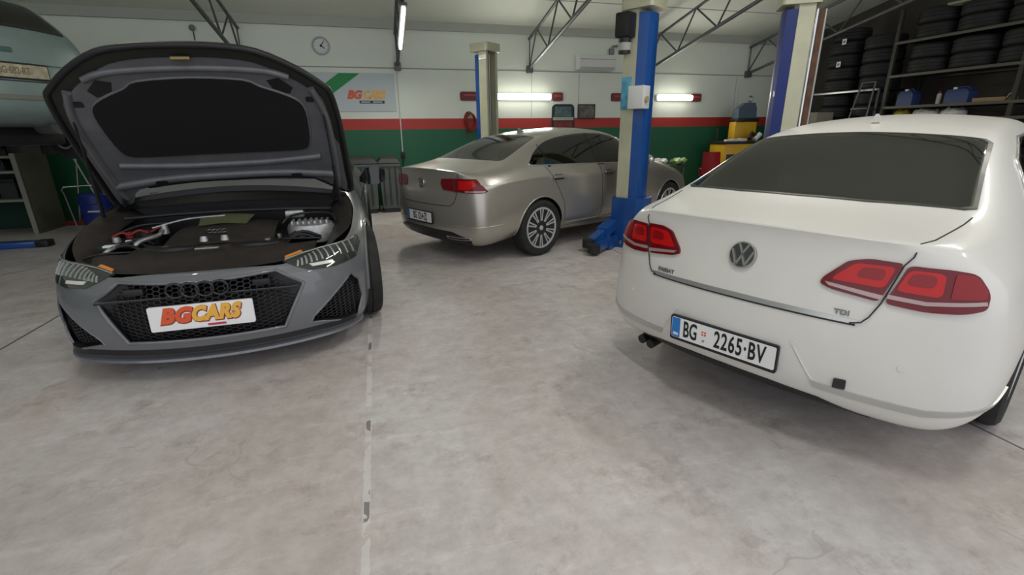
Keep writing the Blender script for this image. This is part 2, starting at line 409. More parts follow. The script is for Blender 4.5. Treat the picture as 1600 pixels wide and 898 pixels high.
# ------------------------------------------------------------ roof trusses
def truss(x, label, first=False):
    t = thing('roof_truss', label, 'roof truss', (x, WY, 0), 0, 'steel roof trusses')
    Lh = 9.5
    bz = lambda d: 2.66+SL*d; tz = lambda d: 3.24+SL*d-.02
    MB().tube([(0, -.02, bz(0)), (0, -Lh, bz(Lh))], .032, 8).build('bottom_chord', M_steeldk, t, 60)
    MB().tube([(0, -.02, tz(0)), (0, -Lh, tz(Lh))], .028, 8).build('top_chord', M_steeldk, t, 60)
    w = MB(); s = 1.15; d = .0
    w.tube([(0, -.05, bz(.05)), (0, -.06, tz(.06))], .012, 6)
    k = 0
    while d+s < Lh:
        w.tube([(0, -d-.02, bz(d)), (0, -d-s*.45, tz(d+s*.45))], .016, 6); w.tube([(0, -d-s*.45, tz(d+s*.45)), (0, -d-s-.02, bz(d+s))], .016, 6); d += s; k += 1
    w.build('web_bars', M_steeldk, t, 60)
    MB().box((-.06, -.12, 2.58), (.06, 0, 2.72), .01).build('wall_bracket', M_steeldk, t, 40)
    return t
truss(-2.15, 'roof truss rising above the raised bonnet of the grey car')
truss(.55, 'roof truss carrying the long fluorescent tube left of the middle')
truss(3.22, 'roof truss meeting the wall above the lit lamp, left of the air conditioner')
truss(5.93, 'roof truss ending behind the blue and cream post with the wall box')
truss(8.60, 'roof truss at the right that crosses in front of the stored tyres')

# ------------------------------------------------------------ lamps
def lamp_e(name, s, col=(1, .97, .88)): return mat(name, (.9, .9, .85), .4, emit=(*col, s))
def area(name, parent, loc, rot, sx, sy, power, col=(1, .975, .90)):
    ld = bpy.data.lights.new(name, 'AREA'); ld.shape = 'RECTANGLE'; ld.size = sx; ld.size_y = sy; ld.energy = power; ld.color = col
    o = bpy.data.objects.new(name, ld); COL.objects.link(o); o.location = loc; o.rotation_euler = rot; o.parent = parent; return o
def tube_lamp(x, y, label, power, length=1.5, dz=.16):
    z = 2.66+SL*(WY-y)-dz; t = thing('tube_light', label, 'light', (x, y, z), 0, 'fluorescent tubes under the roof'); t.rotation_euler = (-math.atan(SL), 0, 0)
    MB().box((-.05, -length/2, .02), (.05, length/2, .07), .01).build('lamp_housing', M_steeldk, t, 40)
    MB().tube([(0, -length/2+.03, -.005), (0, length/2-.03, -.005)], .024, 12).build('lamp_tube', lamp_e('tube_glow', 14), t, 60)
    h = MB()
    for yy in (-length/2+.2, length/2-.2): h.tube([(0, yy, .06), (0, yy, dz+.02)], .008, 6)
    h.build('hanger', M_steeldk, t)
    area('tube_light_source', t, (0, 0, -.045), (0, 0, 0), .08, length, power)
    return t
tube_lamp(.55, 8.22, 'long lit fluorescent tube under the truss, left of the middle of the back wall', 26)
for i, (x, y) in enumerate(((-2.15, 4.2), (3.22, 3.4), (5.93, 1.9), (.55, .6), (5.93, -1.0), (-4.9, 6.6))):
    tube_lamp(x, y, 'lit fluorescent tube under the roof ' + ['high above the grey car', 'high above the back of the white car', 'above the lift post behind the white car', 'near the viewer over the open floor', 'near the viewer at the far right', 'high above the pale lifted car'][i], [11, 34, 34, 40, 34, 3][i])
def wall_lamp(x, w, label, xl, xr, power):
    t = thing('wall_light', label, 'light', (x, WY, 2.12), 0, 'lit tubes on the back wall')
    MB().box((-w/2-.02, -.09, -.06), (w/2+.02, -.005, .06), .01).build('lamp_housing', M_wplas, t, 40)
    MB().tube([(-w/2, -.125, .0), (w/2, -.125, 0)], .062, 12).build('lamp_tube', lamp_e('wall_tube_glow', 9), t, 60)
    area('wall_light_source', t, (0, -.19, 0), (-PI/2, 0, 0), w, .1, power); return t
wall_lamp(3.08, 1.15, 'long bright lamp on the back wall behind the silver car', 0, 0, 22)
wall_lamp(6.66, .85, 'shorter bright lamp on the back wall, right of the post with the wall box', 0, 0, 18)
for (x0, x1, lab) in ((1.75, 2.32, 'left of the back lift post'), (3.74, 3.98, 'at the right end of the longer wall lamp'), (5.12, 5.62, 'left of the blue and cream lift post'), (7.14, 7.42, 'at the right end of the shorter wall lamp')):
    s_ = thing('wall_sign', 'small dark maroon sign on the wall %s' % lab, 'sign', ((x0+x1)/2, WY, 2.13), 0, 'maroon signs by the lamps')
    h = .085; w = (x1-x0)/2
    MB().prism(rounded([(-w, -h), (w, -h), (w, h), (-w, h)], .04), (0, 0, 0), (1, 0, 0), (0, 0, 1), (0, .03)).build('sign_panel', M_maroon, s_, 40)
    MB().box((-w*.7, -.034, .0), (w*.7, -.03, .035)).build('sign_strip', mat('sign_strip_red', (.35, .06, .07), .5), s_)
# daylight from the yard behind the viewer comes in through the open front of the building
# ------------------------------------------------------------ car body: a lofted cage, subdivided, then cut
FR_ = [1, .74, .4, 0, -.4, -.74, -1]
def cage(sts, cap0, cap1, exps=2.2):
    """sts: (y, xs[6], zs[6], zc, yo[6], yc)"""
    N = len(sts)-1; bm = bmesh.new(); V = {}
    def pos(i, k, j):
        y, xs, zs, zc, yo, yc = sts[i]; f = FR_[j]; q = 1-abs(f)**2
        X, Z, Y = f*xs[k], zs[k], y+yo[k]
        if k == 5: Z += (zc-zs[5])*q; Y += yc*q
        if i in (0, N):
            e = (cap0 if i == 0 else cap1)[k]; Y = (y+yo[k])+(e-(y+yo[k]))*(1-abs(f)**exps)
        return Vector((X, Y, Z))
    for i in range(N+1):
        for k in range(6):
            for j in range(7):
                if i in (0, N) or k in (0, 5) or j in (0, 6): V[i, k, j] = bm.verts.new(pos(i, k, j))
    def q(*ks): bm.faces.new([V[k] for k in ks])
    for i in range(N):
        for j in range(6):
            for k in (0, 5): q((i, k, j), (i+1, k, j), (i+1, k, j+1), (i, k, j+1))
        for k in range(5):
            for j in (0, 6): q((i, k, j), (i, k+1, j), (i+1, k+1, j), (i+1, k, j))
    for i in (0, N):
        for k in range(5):
            for j in range(6): q((i, k, j), (i, k+1, j), (i, k+1, j+1), (i, k, j+1))
    bmesh.ops.recalc_face_normals(bm, faces=bm.faces)
    return bm, V
def make_body(sts, cap0, cap1, creases=(), level=3, exps=2.2):
    bm, V = cage(sts, cap0, cap1, exps); N = len(sts)-1
    cl = bm.edges.layers.float.new('crease_edge')
    for kind, a, b, val in creases:
        if kind == 'side':      # along the body at level a, stations b
            for i in range(b[0], b[1]):
                for j in (0, 6):
                    e = bm.edges.get((V[i, a, j], V[i+1, a, j]))
                    if e: e[cl] = val
        if kind == 'cap':       # across an end face at level a, end b
            for j in range(6):
                e = bm.edges.get((V[b, a, j], V[b, a, j+1]))
                if e: e[cl] = val
    me = bpy.data.meshes.new('body'); bm.to_mesh(me); bm.free()
    o = bpy.data.objects.new('body', me); COL.objects.link(o)
    md = o.modifiers.new('s', 'SUBSURF'); md.levels = level; md.render_levels = level; md.boundary_smooth = 'ALL'
    dg = bpy.context.evaluated_depsgraph_get(); m2 = bpy.data.meshes.new_from_object(o.evaluated_get(dg))
    o.modifiers.clear(); o.data = m2; bpy.data.meshes.remove(me)
    b = bmesh.new(); b.from_mesh(m2); bvh = BVHTree.FromBMesh(b); b.free()
    return o, bvh
def cut(o, cutters, mats):
    for m in mats: o.data.materials.append(m)
    par = o.parent; o.parent = None
    cs = []
    for mb, m in cutters:
        c = mb.build('cut', m, None, None); cs.append(c)
        md = o.modifiers.new('b', 'BOOLEAN'); md.operation = 'DIFFERENCE'; md.object = c; md.solver = 'EXACT'; md.material_mode = 'TRANSFER'
    bpy.context.view_layer.update()
    dg = bpy.context.evaluated_depsgraph_get(); me = bpy.data.meshes.new_from_object(o.evaluated_get(dg))
    o.modifiers.clear(); o.data = me
    for c in cs: bpy.data.objects.remove(c)
    for p in me.polygons: p.use_smooth = True
    me.set_sharp_from_angle(angle=math.radians(32)); o.parent = par
def cabin(sts, y0, y1, ins=.055, zb=.42):
    """inner room of the car: a loft inside the skin"""
    def at(y):
        for a, b in zip(sts, sts[1:]):
            if a[0] <= y <= b[0]:
                t = (y-a[0])/(b[0]-a[0]); L = lambda p, q: p+(q-p)*t
                return [L(p, q) for p, q in zip(a[1], b[1])], [L(p, q) for p, q in zip(a[2], b[2])], L(a[3], b[3])
    loops = []
    n = 14
    for i in range(n+1):
        y = y0+(y1-y0)*i/n; xs, zs, zc = at(y)
        x3, x4, x5 = xs[3]-ins-.05, xs[4]-ins-.02, max(xs[5]-ins, .2); z5 = zs[5]-ins*.9; zt = zc-ins*.9; z4 = min(zs[4], z5-.03)
        h = [(x3, zb), (x3, .75), (x4, z4), (x5, z5), (x5*.5, z5+(zt-z5)*.8), (0, zt)]
        pts = [(x, y, z) for x, z in h]+[(-x, y, z) for x, z in h[-2::-1]]
        loops.append(pts)
    return MB().loft(loops)
def wheel(name, parent, x, y, r, w, rim_r, side, spokes=5, twin=True, rimmat=None, steer=0, rubber=None, cz=None):
    """axle along X; the visible face looks to side*X"""
    T = Matrix.Translation((x, y, r if cz is None else cz)) @ Matrix.Rotation(steer, 4, 'Z') @ Matrix.Scale(side, 4, (1, 0, 0))
    h = w/2; mb = MB(); mb.M = T
    prof = [(rim_r-.005, -h+.02), (rim_r+.03, -h), (r-.035, -h), (r-.012, -h+.012), (r, -h+.035)]
    nt = 4
    for i in range(nt):   # tread grooves
        a = -h+.035+(2*h-.07)*(i+.5)/nt*.999
        if i: g = -h+.035+(2*h-.07)*i/nt; prof += [(r, g-.005), (r-.008, g-.004), (r-.008, g+.004), (r, g+.005)]
    prof += [(r, h-.035), (r-.012, h-.012), (r-.035, h), (rim_r+.03, h), (rim_r-.005, h-.02)]
    mb.lathe(prof, 48, 'X')
    t = mb.build(name, rubber or M_rub, parent, 30)
    rm = MB(); rm.M = T; ri = rim_r
    rm.lathe([(ri-.02, -h+.02), (ri, -h+.015), (ri+.004, h-.02), (ri-.004, h-.008), (ri-.022, h-.012), (ri-.03, h-.04), (ri-.035, -h+.03)], 48, 'X', closed=True)
    rm.lathe([(.0, h-.055), (.050, h-.055), (.055, h-.035), (.048, h-.022), (.03, h-.02), (.026, h-.014), (0, h-.014)], 24, 'X')
    for s in range(spokes):
        for dlt in ((-.085, .085) if twin == 'thin' else (-.16, .16) if twin else (0,)):
            a = 2*PI*s/spokes+.3; c0, c1 = a+dlt*.9, a+dlt*1.15
            wd = .0095 if twin == 'thin' else .017 if twin else .032
            P = []
            for rr, ang, ww, d in ((.035, c0, wd*.9, .022), (ri*.55, (c0+c1)/2, wd*.8, .018), (ri-.015, c1, wd, .014)):
                u = Vector((0, math.cos(ang), math.sin(ang))); v = Vector((0, -math.sin(ang), math.cos(ang)))
                P.append([u*rr+v*ww+Vector((h-d, 0, 0)), u*rr-v*ww+Vector((h-d, 0, 0)), u*rr-v*ww*.6+Vector((h-d-.035, 0, 0)), u*rr+v*ww*.6+Vector((h-d-.035, 0, 0))])
            rm.loft(P)
    rm.build('alloy_rim', rimmat or M_rim, t, 35)
    bk = MB(); bk.M = T; bk.lathe([(0, -h+.04), (ri-.04, -h+.04), (ri-.04, -h+.07), (0, -h+.07)], 32, 'X')
    bk.lathe([(0, h-.13), (.13, h-.13), (.13, h-.115), (0, h-.115)], 32, 'X'); bk.build('brake_disc', M_blackpl, t, 35)
    return t
def well(x, y, r, side, z=None, depth=.36):
    m = MB(); z = z or r; n = 40
    pts = [(r*math.cos(2*PI*k/n), r*math.sin(2*PI*k/n)) for k in range(n)]
    m.prism(pts, (x, y, z), (0, 1, 0), (0, 0, 1), (-depth, .35) if side > 0 else (-.35, depth)); return m
def arch_lip(bvh, parent, side, y, z, r, material, rt=.012, a0=-.12, a1=PI+.12):
    fr = Fr((0, 0, 0), (0, 1, 0), (0, 0, 1)) if side > 0 else Fr((0, 0, 0), (0, -1, 0), (0, 0, 1))
    sg = 1 if side > 0 else -1; pts = [(sg*(y+r*math.cos(a0+(a1-a0)*k/24)), z+r*math.sin(a0+(a1-a0)*k/24)) for k in range(25)]
    p = []
    for q in pts:
        h = hit(bvh, fr, *q)
        if h: p.append(h[0]-h[1]*rt*.45)
    return MB().tube(p, rt, 8).build('wheel_arch_lip', material, parent, 60)
def seats(parent, y_list, fw=1, zf=.36):
    for (y, xs, bench) in y_list:
        for x in xs:
            w = .27 if not bench else .62
            m = MB(); m.box((x-w, y-.25, zf), (x+w, y+.25, zf+.16), .04)
            m.box((x-w, y-.28*fw-.06, zf+.1), (x+w, y-.28*fw+.06, zf+.60), .045, Matrix.Rotation(.22*fw, 3, 'X'))
            s = m.build('seat', M_seat, parent, 40)
            for hx in ((x,) if not bench else (x-.36, x+.36)):
                h = MB().box((hx-.12, y-.40*fw-.045, zf+.66), (hx+.12, y-.40*fw+.045, zf+.86), .035)
                h.tube([(hx-.05, y-.38*fw, zf+.55), (hx-.05, y-.40*fw, zf+.70)], .007); h.tube([(hx+.05, y-.38*fw, zf+.55), (hx+.05, y-.40*fw, zf+.70)], .007)
                h.build('headrest', M_seat, s, 40)
def car_badge_vw(parent, fr, bvh, a, b, R):
    h = hit(bvh, fr, a, b); c, n = h; n = n.normalized(); u = Vector((0, 0, 1)).cross(n).normalized(); v = n.cross(u)
    Mx = Matrix(((u.x, v.x, n.x, c.x), (u.y, v.y, n.y, c.y), (u.z, v.z, n.z, c.z), (0, 0, 0, 1)))
    d = MB(); d.M = Mx; d.lathe([(0, -.004), (R, -.004), (R, .006), (R*.96, .010), (0, .010)], 40, 'Z'); base = d.build('badge', mat('badge_dark', (.12, .12, .12), .25, .8), parent, 35)
    s = MB(); s.M = Mx
    s.lathe([(R*.86, .004), (R, .004), (R*1.01, .012), (R*.97, .017), (R*.89, .017), (R*.86, .012)], 48, 'Z', closed=True)
    W = R*.125
    def stroke(p, q):
        p, q = Vector(p)*R, Vector(q)*R; dd = (q-p).normalized(); nn = Vector((-dd.y, dd.x))*W*.62
        poly = [p+nn, p-nn, q-nn, q+nn]; s.prism([(x.x, x.y) for x in poly], (0, 0, .006), (1, 0, 0), (0, 1, 0), .010)
    stroke((-.36, .80), (0, .10)); stroke((.36, .80), (0, .10))            # V
    stroke((-.80, .34), (-.34, -.78)); stroke((-.34, -.78), (0, .0)); stroke((0, .0), (.34, -.78)); stroke((.34, -.78), (.80, .34))  # W
    s.build('badge_emblem', M_chrome, base, 35)
    return base
def plate(parent, c, u, n_tilt, w=.52, h=.112, frame=M_blackpl, main=M_platew, txt=None, blue=True, rest=None):
    u = Vector(u).normalized(); v = Vector(n_tilt).normalized(); n = u.cross(v); c = Vector(c)
    def P(x, y, d=0): return c+u*x+v*y+n*d
    m = MB().prism(rounded([(-w/2-.008, -h/2-.016), (w/2+.008, -h/2-.016), (w/2+.008, h/2+.008), (-w/2-.008, h/2+.008)], .012), c, u, v, (-.012, .004))
    pf = m.build('plate_holder', frame, parent, 35)
    pl = MB().prism(rounded([(-w/2, -h/2), (w/2, -h/2), (w/2, h/2), (-w/2, h/2)], .008), c, u, v, (.002, .0065)).build('number_plate', main, pf, 35)
    return pf, pl, P, u, v, n
Z6 = [0]*6
SIL = 'B8'
# ============================================================ WHITE SALOON (seen from behind)
def white_car(loc, rz):
    root = thing('saloon_car', 'white saloon car seen from behind with red tail lights, parked at the right', 'car', loc, rz)
    S = [
     (.20, [.79, .915, .89, .845, .735, .69], [.21, .34, .60, .84, .965, .995], 1.018, [.0, .01, .02, .0, -.02, -.03], 0),
     (.42, [.79, .93, .93, .895, .79, .70], [.235, .34, .60, .87, .99, 1.03], 1.060, Z6, -.03),
     (.64, [.78, .92, .93, .90, .82, .70], [.25, .34, .60, .89, 1.01, 1.085], 1.095, Z6, -.10),
     (.92, [.76, .915, .93, .905, .83, .675], [.22, .35, .60, .90, 1.01, 1.215], 1.225, Z6, -.09),
     (1.20, [.76, .91, .925, .905, .84, .64], [.22, .35, .60, .90, 1.01, 1.335], 1.365, Z6, -.06),
     (1.55, [.77, .905, .92, .905, .845, .615], [.20, .35, .60, .90, 1.00, 1.415], 1.465, Z6, -.04),
     (2.15, [.78, .90, .915, .90, .85, .61], [.19, .34, .58, .89, .98, 1.46], 1.525, Z6, 0),
     (2.75, [.78, .90, .915, .90, .85, .60], [.19, .34, .58, .88, .97, 1.415], 1.48, Z6, .03),
     (3.15, [.78, .90, .915, .90, .845, .645], [.19, .34, .58, .87, .96, 1.23], 1.29, Z6, .12),
     (3.60, [.78, .905, .92, .895, .83, .70], [.20, .34, .58, .85, .95, 1.01], 1.05, Z6, .14),
     (4.15, [.76, .90, .915, .86, .76, .68], [.22, .34, .56, .80, .88, .90], .95, Z6, .05),
     (4.55, [.70, .84, .85, .79, .68, .62], [.24, .34, .52, .70, .79, .81], .85, [-.05, -.05, 0, 0, 0, 0], 0)]
    cap0 = [.10, -.02, -.025, .045, .075, .06]
    cap1 = [4.60, 4.76, 4.77, 4.74, 4.68, 4.66]
    body, bvh = make_body(S, cap0, cap1, [('cap', 5, 0, .55), ('side', 3, (0, 10), .25), ('cap', 3, 0, .2)], 3)
    body.parent = root; body.data.materials.append(M_white)
    F = Fr((0, 0, 0), (1, 0, 0), (0, 0, 1))                                # looks at the tail
    tilt = Vector((0, .66, .36)).normalized()
    G = Fr((0, .90, 1.22), (1, 0, 0), tilt)                                # rear screen plane
    glassP = [(-.63, -.325), (-.30, -.375), (0, -.385), (.30, -.375), (.63, -.325), (.665, -.29), (.62, .02), (.575, .37), (.54, .40), (.25, .405), (0, .41), (-.25, .405), (-.54, .40), (-.575, .37), (-.62, .02), (-.665, -.29)]
    hole = [(x*.965, y*.95) for x, y in glassP]
    c = [(cabin(S, .62, 3.3), M_dark), (MB().prism(hole, G.o, G.u, G.v, (-.16, .35)), M_frit)]
    for sd in (1, -1):
        c += [(well(sd*.88, 1.07, .355, sd, .33), M_blackpl), (well(sd*.88, 3.83, .355, sd, .33), M_blackpl)]
        sp = [(.98, 1.00), (1.30, 1.245), (1.62, 1.345), (2.1, 1.375), (2.6, 1.355), (3.25, 1.0)]
        sp = [(p[0]*sd, p[1]) for p in sp]
        c += [(MB().prism(sp, (sd*.9, 0, 0), (0, sd, 0), (0, 0, 1), (-.36, .3)), M_frit)]
    cut(body, c, [M_dark, M_frit, M_blackpl]); body.name = 'body'
    patch('rear_window', bvh, G, glassP, M_glassw, root, .003, .005, .05)
    ring = [(x, y) for x, y in glassP]; inn = [(x*.972, y*.958) for x, y in glassP]
    k = len(ring)
    p = MB()
    for i in range(k):
        q = [ring[i], ring[(i+1) % k], inn[(i+1) % k], inn[i]]
        n = 3; loc_ = []
        for t in range(n):
            def L(a, b, t): return (a[0]+(b[0]-a[0])*t, a[1]+(b[1]-a[1])*t)
            r4 = [L(q[0], q[1], t/n), L(q[0], q[1], (t+1)/n), L(q[3], q[2], (t+1)/n), L(q[3], q[2], t/n)]
            hs = [hit(bvh, G, *z) for z in r4]
            if all(hs): p.bm.faces.new([p.v(h[0]+h[1]*.0042) for h in hs])
    p.build('window_border', M_frit, root, 60)
    for sd in (1, -1):
        Sd = Fr((0, 0, 0), (0, sd, 0), (0, 0, 1))
        sp = [(.90, .985), (.94, 1.035), (1.26, 1.262), (1.60, 1.362), (2.1, 1.392), (2.62, 1.372), (3.32, .985)]
        patch('side_window', bvh, Sd, [(a*sd, b) for a, b in sp][::sd], M_glassd, root, .003, .005, .06)
        seam('window_trim', bvh, Sd, [(a*sd, b) for a, b in sp], M_satin, root, .009, .002, True)
        for yy in (1.55, 2.45): seam('door_gap', bvh, Sd, [(yy*sd, .985), (yy*sd, .5), ((yy+.02)*sd, .27)], M_seam, root)
        for yy in (1.68, 2.6): patch('door_handle', bvh, Sd, rounded([(yy*sd, .85), ((yy+.2)*sd, .85), ((yy+.2)*sd, .875), (yy*sd, .875)], .01), M_white, root, .03, .03, .05)
        wheel('wheel', root, sd*.815, 1.07, .325, .215, .215, sd, rubber=M_rub)
        wheel('wheel', root, sd*.80, 3.83, .325, .215, .215, sd)
        MB().sphere((sd*1.0, 3.02, 1.02), .1, 14, (1.1, .6, .75)).tube([(sd*.86, 3.05, .97), (sd*.96, 3.03, 1.0)], .03).build('door_mirror', M_white, root, 60)
    seats(root, [(2.35, (-.38, .38), False), (1.45, (0,), True)], 1)
    MB().box((-.7, 3.0, .60), (.7, 3.35, .92), .05).build('dashboard', M_seat, root, 40)
    MB().box((-.62, .80, .70), (.62, 1.15, 1.0), .03).build('parcel_shelf', M_seat, root, 40)
    # windscreen
    Wd = Fr((0, 3.15, 1.25), (-1, 0, 0), Vector((0, -.75, .45)))
    patch('windscreen', bvh, Wd, [(-.62, -.36), (.62, -.36), (.53, .26), (-.53, .26)], M_glassd, root, .003, .005, .06)
    # tail lights: outer piece wraps the corner, inner piece sits on the boot lid
    C = Cyl(0, 1.1)
    for sd in (1, -1):
        def cy(pts): return [(C.uv((sd*x, y, 0))[0], z) for x, y, z in pts]
        def ff(pts): return [(sd*x, z) for x, z in pts]
        o3 = [(.592, .13, 0.923), (.70, .17, 0.921), (.765, .22, 0.908), (.80, .24, 0.848), (.808, .23, 0.788), (.76, .18, 0.766), (.66, .14, 0.758), (.548, .10, 0.768)]
        lt = patch('tail_light', bvh, C, rounded(cy(o3), .02), M_redd, root, .012, .02, .03)
        lt['label'] = 'outer tail light on the rear wing'
        patch('lamp_bright_panel', bvh, C, rounded(cy([(.598, .13, 0.908), (.69, .17, 0.905), (.695, .16, 0.818), (.572, .11, 0.823)]), .02), M_redb, lt, .015, .004, .03)  # brighter red square of the unlit lens pattern
        patch('lamp_inset', bvh, C, rounded(cy([(.61, .13, 0.898), (.665, .17, 0.895), (.665, .16, 0.848), (.60, .11, 0.851)]), .02), M_red, lt, .0165, .004, .03)
        patch('lamp_strip', bvh, C, cy([(.555, .10, 0.805), (.66, .14, 0.798), (.795, .23, 0.818), (.80, .23, 0.805), (.66, .14, 0.783), (.553, .10, 0.789)]), M_clear, lt, .016, .004, .03)
        patch('lamp_side', bvh, C, rounded(cy([(.715, .18, 0.908), (.76, .22, 0.901), (.79, .24, 0.848), (.79, .23, 0.825), (.715, .17, 0.818)]), .012), M_red, lt, .015, .004, .03)
        i3 = [(.575, 0.928), (.47, 0.931), (.405, 0.913), (.335, 0.833), (.328, 0.808), (.37, 0.791), (.53, 0.771)]
        li = patch('boot_light', bvh, F, rounded(ff(i3), .018), M_redd, root, .012, .02, .03)
        patch('lamp_bright_panel', bvh, F, rounded(ff([(.555, 0.911), (.43, 0.908), (.36, 0.831), (.535, 0.825)]), .02), M_redb, li, .015, .004, .03)
        patch('lamp_inset', bvh, F, rounded(ff([(.53, 0.898), (.455, 0.896), (.44, 0.855), (.525, 0.851)]), .018), M_red, li, .0165, .004, .03)
        patch('lamp_strip', bvh, F, ff([(.345, 0.819), (.54, 0.798), (.536, 0.780), (.36, 0.805)]), M_clear, li, .016, .004, .03)
    T = Fr((0, 0, 0), (1, 0, 0), (0, 1, 0)); T.src = lambda a, b: (Vector((a, b, 2.5)), Vector((0, 0, -1)))
    for sd in (1, -1):
        path = polyline_on(bvh, T, [(sd*.668, .56), (sd*.66, .48), (sd*.625, .24), (sd*.60, .17)], .0)+polyline_on(bvh, F, [(sd*.595, .955), (sd*.575, .92), (sd*.54, .768), (sd*.515, .705), (sd*.495, .678), (sd*.46, .670)], .008)
        MB().tube(path, .003, 6).build('boot_gap', M_seam, root, 60)
    # boot lid lip strip
    patch('boot_trim_strip', bvh, F, [(-.49, .685), (-.25, .692), (0, .695), (.25, .692), (.49, .685), (.47, .668), (.25, .671), (0, .673), (-.25, .671), (-.47, .668)], M_satin, root, .007, .012, .05)
    seam('boot_gap', bvh, F, [(-.48, .664), (-.25, .667), (0, .669), (.25, .667), (.48, .664)], M_seam, root, .004, .003)
    # bumper strips
    for sd in (1, -1):
        pts = [(C.uv((sd*x, y, 0))[0], z) for x, y, z in [(.375, .03, .382), (.55, .08, .370), (.72, .18, .364), (.90, .50, .425)]]
        lo = [(a, z-.030) for a, z in pts]; lo[0] = (lo[0][0]+sd*.012, lo[0][1]); lo[-1] = (lo[-1][0], pts[-1][1]-.008)
        patch('bumper_chrome_strip', bvh, C, pts+lo[::-1], M_satin, root, .008, .014, .04)
        seam('bumper_crease', bvh, F, [(sd*.29, .52), (sd*.33, .455), (sd*.375, .385)], M_white, root, .004, .001)
        for (x, z) in ((.29, .531), (.648, .522)):
            h = hit(bvh, F, sd*x, z); MB().tube([h[0]-h[1]*.002, h[0]+h[1]*.003], .012, 16).build('parking_sensor', M_white, root)
    h = hit(bvh, F, .474, .402)
    MB().prism(rounded([(-.022, -.022), (.024, -.020), (.022, .022), (-.022, .020)], .006), h[0]+h[1]*.004, h[1].cross(Vector((0, 0, 1))).normalized()*-1, (0, 0, 1), (-.02, .006)).build('tow_eye_cap', M_black, root)
    # dark lower valance
    patch('lower_valance', bvh, F, [(-.56, .265), (-.40, .297), (-.2, .312), (0, .317), (.2, .312), (.40, .297), (.58, .238), (.60, .205), (.4, .198), (0, .198), (-.4, .198), (-.60, .205)], M_blackpl, root, .006, .012, .05)
    ex = MB(); ex.tube([(-.50, .115, .215), (-.50, .4, .245)], .027, 16); ex.tube([(-.575, .135, .215), (-.575, .4, .245)], .027, 16); ex.build('exhaust_pipe', M_blackpl, root)
    car_badge_vw(root, F, bvh, 0, .865, .062)
    # number plate
    hp = hit(bvh, F, -.02, .44)
    pf, pl, P, u, v, n = plate(root, (-.020, hp[0].y-.012, .444), (1, .02, 0), (0, -.05, 1), rest=None)
    k = .0072
    MB().prism([(-.258, -.054), (-.212, -.054), (-.212, .054), (-.258, .054)], P(0, 0), u, v, (.006, .0075)).build('euro_band', M_euro, pl)
    text('plate_letter', 'SRB', .020, M_platew, P(-.235, -.036, k+.001), u, v, pl, .9, bold=.0008)
    text('plate_letters', 'BG', .122, M_ink, P(-.155, -.002, k), u, v, pl, .50, bold=.0022)
    text('plate_letters', '2265·BV', .122, M_ink, P(.095, -.002, k), u, v, pl, .53, bold=.0022, space=1.12)
    cr = MB()
    for (a, b, w_, h_) in ((-.088, .018, .010, .008), (-.074, .018, .010, .008), (-.088, .004, .010, .009), (-.074, .004, .010, .009)):
        cr.prism([(a-w_/2, b-h_/2), (a+w_/2, b-h_/2), (a+w_/2, b+h_/2), (a-w_/2, b+h_/2)], P(0, 0), u, v, (.006, .0075))
    cr.build('plate_crest', M_logored, pl)
    text('plate_letter', 'ST', .016, M_ink, P(-.081, -.030, k), u, v, pl, .8)
    # badges in letters
    h1 = hit(bvh, F, -.395, .705); text('badge_letters', 'PASSAT', .030, M_steel, h1[0]+h1[1]*.004, Vector((1, -.12, 0)), (0, 0, 1), root, 1.05, extrude=.002, bold=.0006)
    h1 = hit(bvh, F, .428, .705); text('badge_letters', 'TDI', .030, M_steel, h1[0]+h1[1]*.004, Vector((1, .14, 0)), (0, 0, 1), root, 1.15, extrude=.002, bold=.0006)
    # aerial fin
    h2 = bvh.ray_cast(Vector((0, 1.55, 3)), Vector((0, 0, -1)))[0]
    MB().loft([[(-.02, h2.y+.06, h2.z-.006), (.02, h2.y+.06, h2.z-.006), (.022, h2.y-.06, h2.z-.006), (-.022, h2.y-.06, h2.z-.006)], [(-.004, h2.y-.03, h2.z+.045), (.004, h2.y-.03, h2.z+.045), (.004, h2.y-.055, h2.z+.045), (-.004, h2.y-.055, h2.z+.045)]]).build('aerial_fin', M_white, root)
    return root, body, bvh, F, G
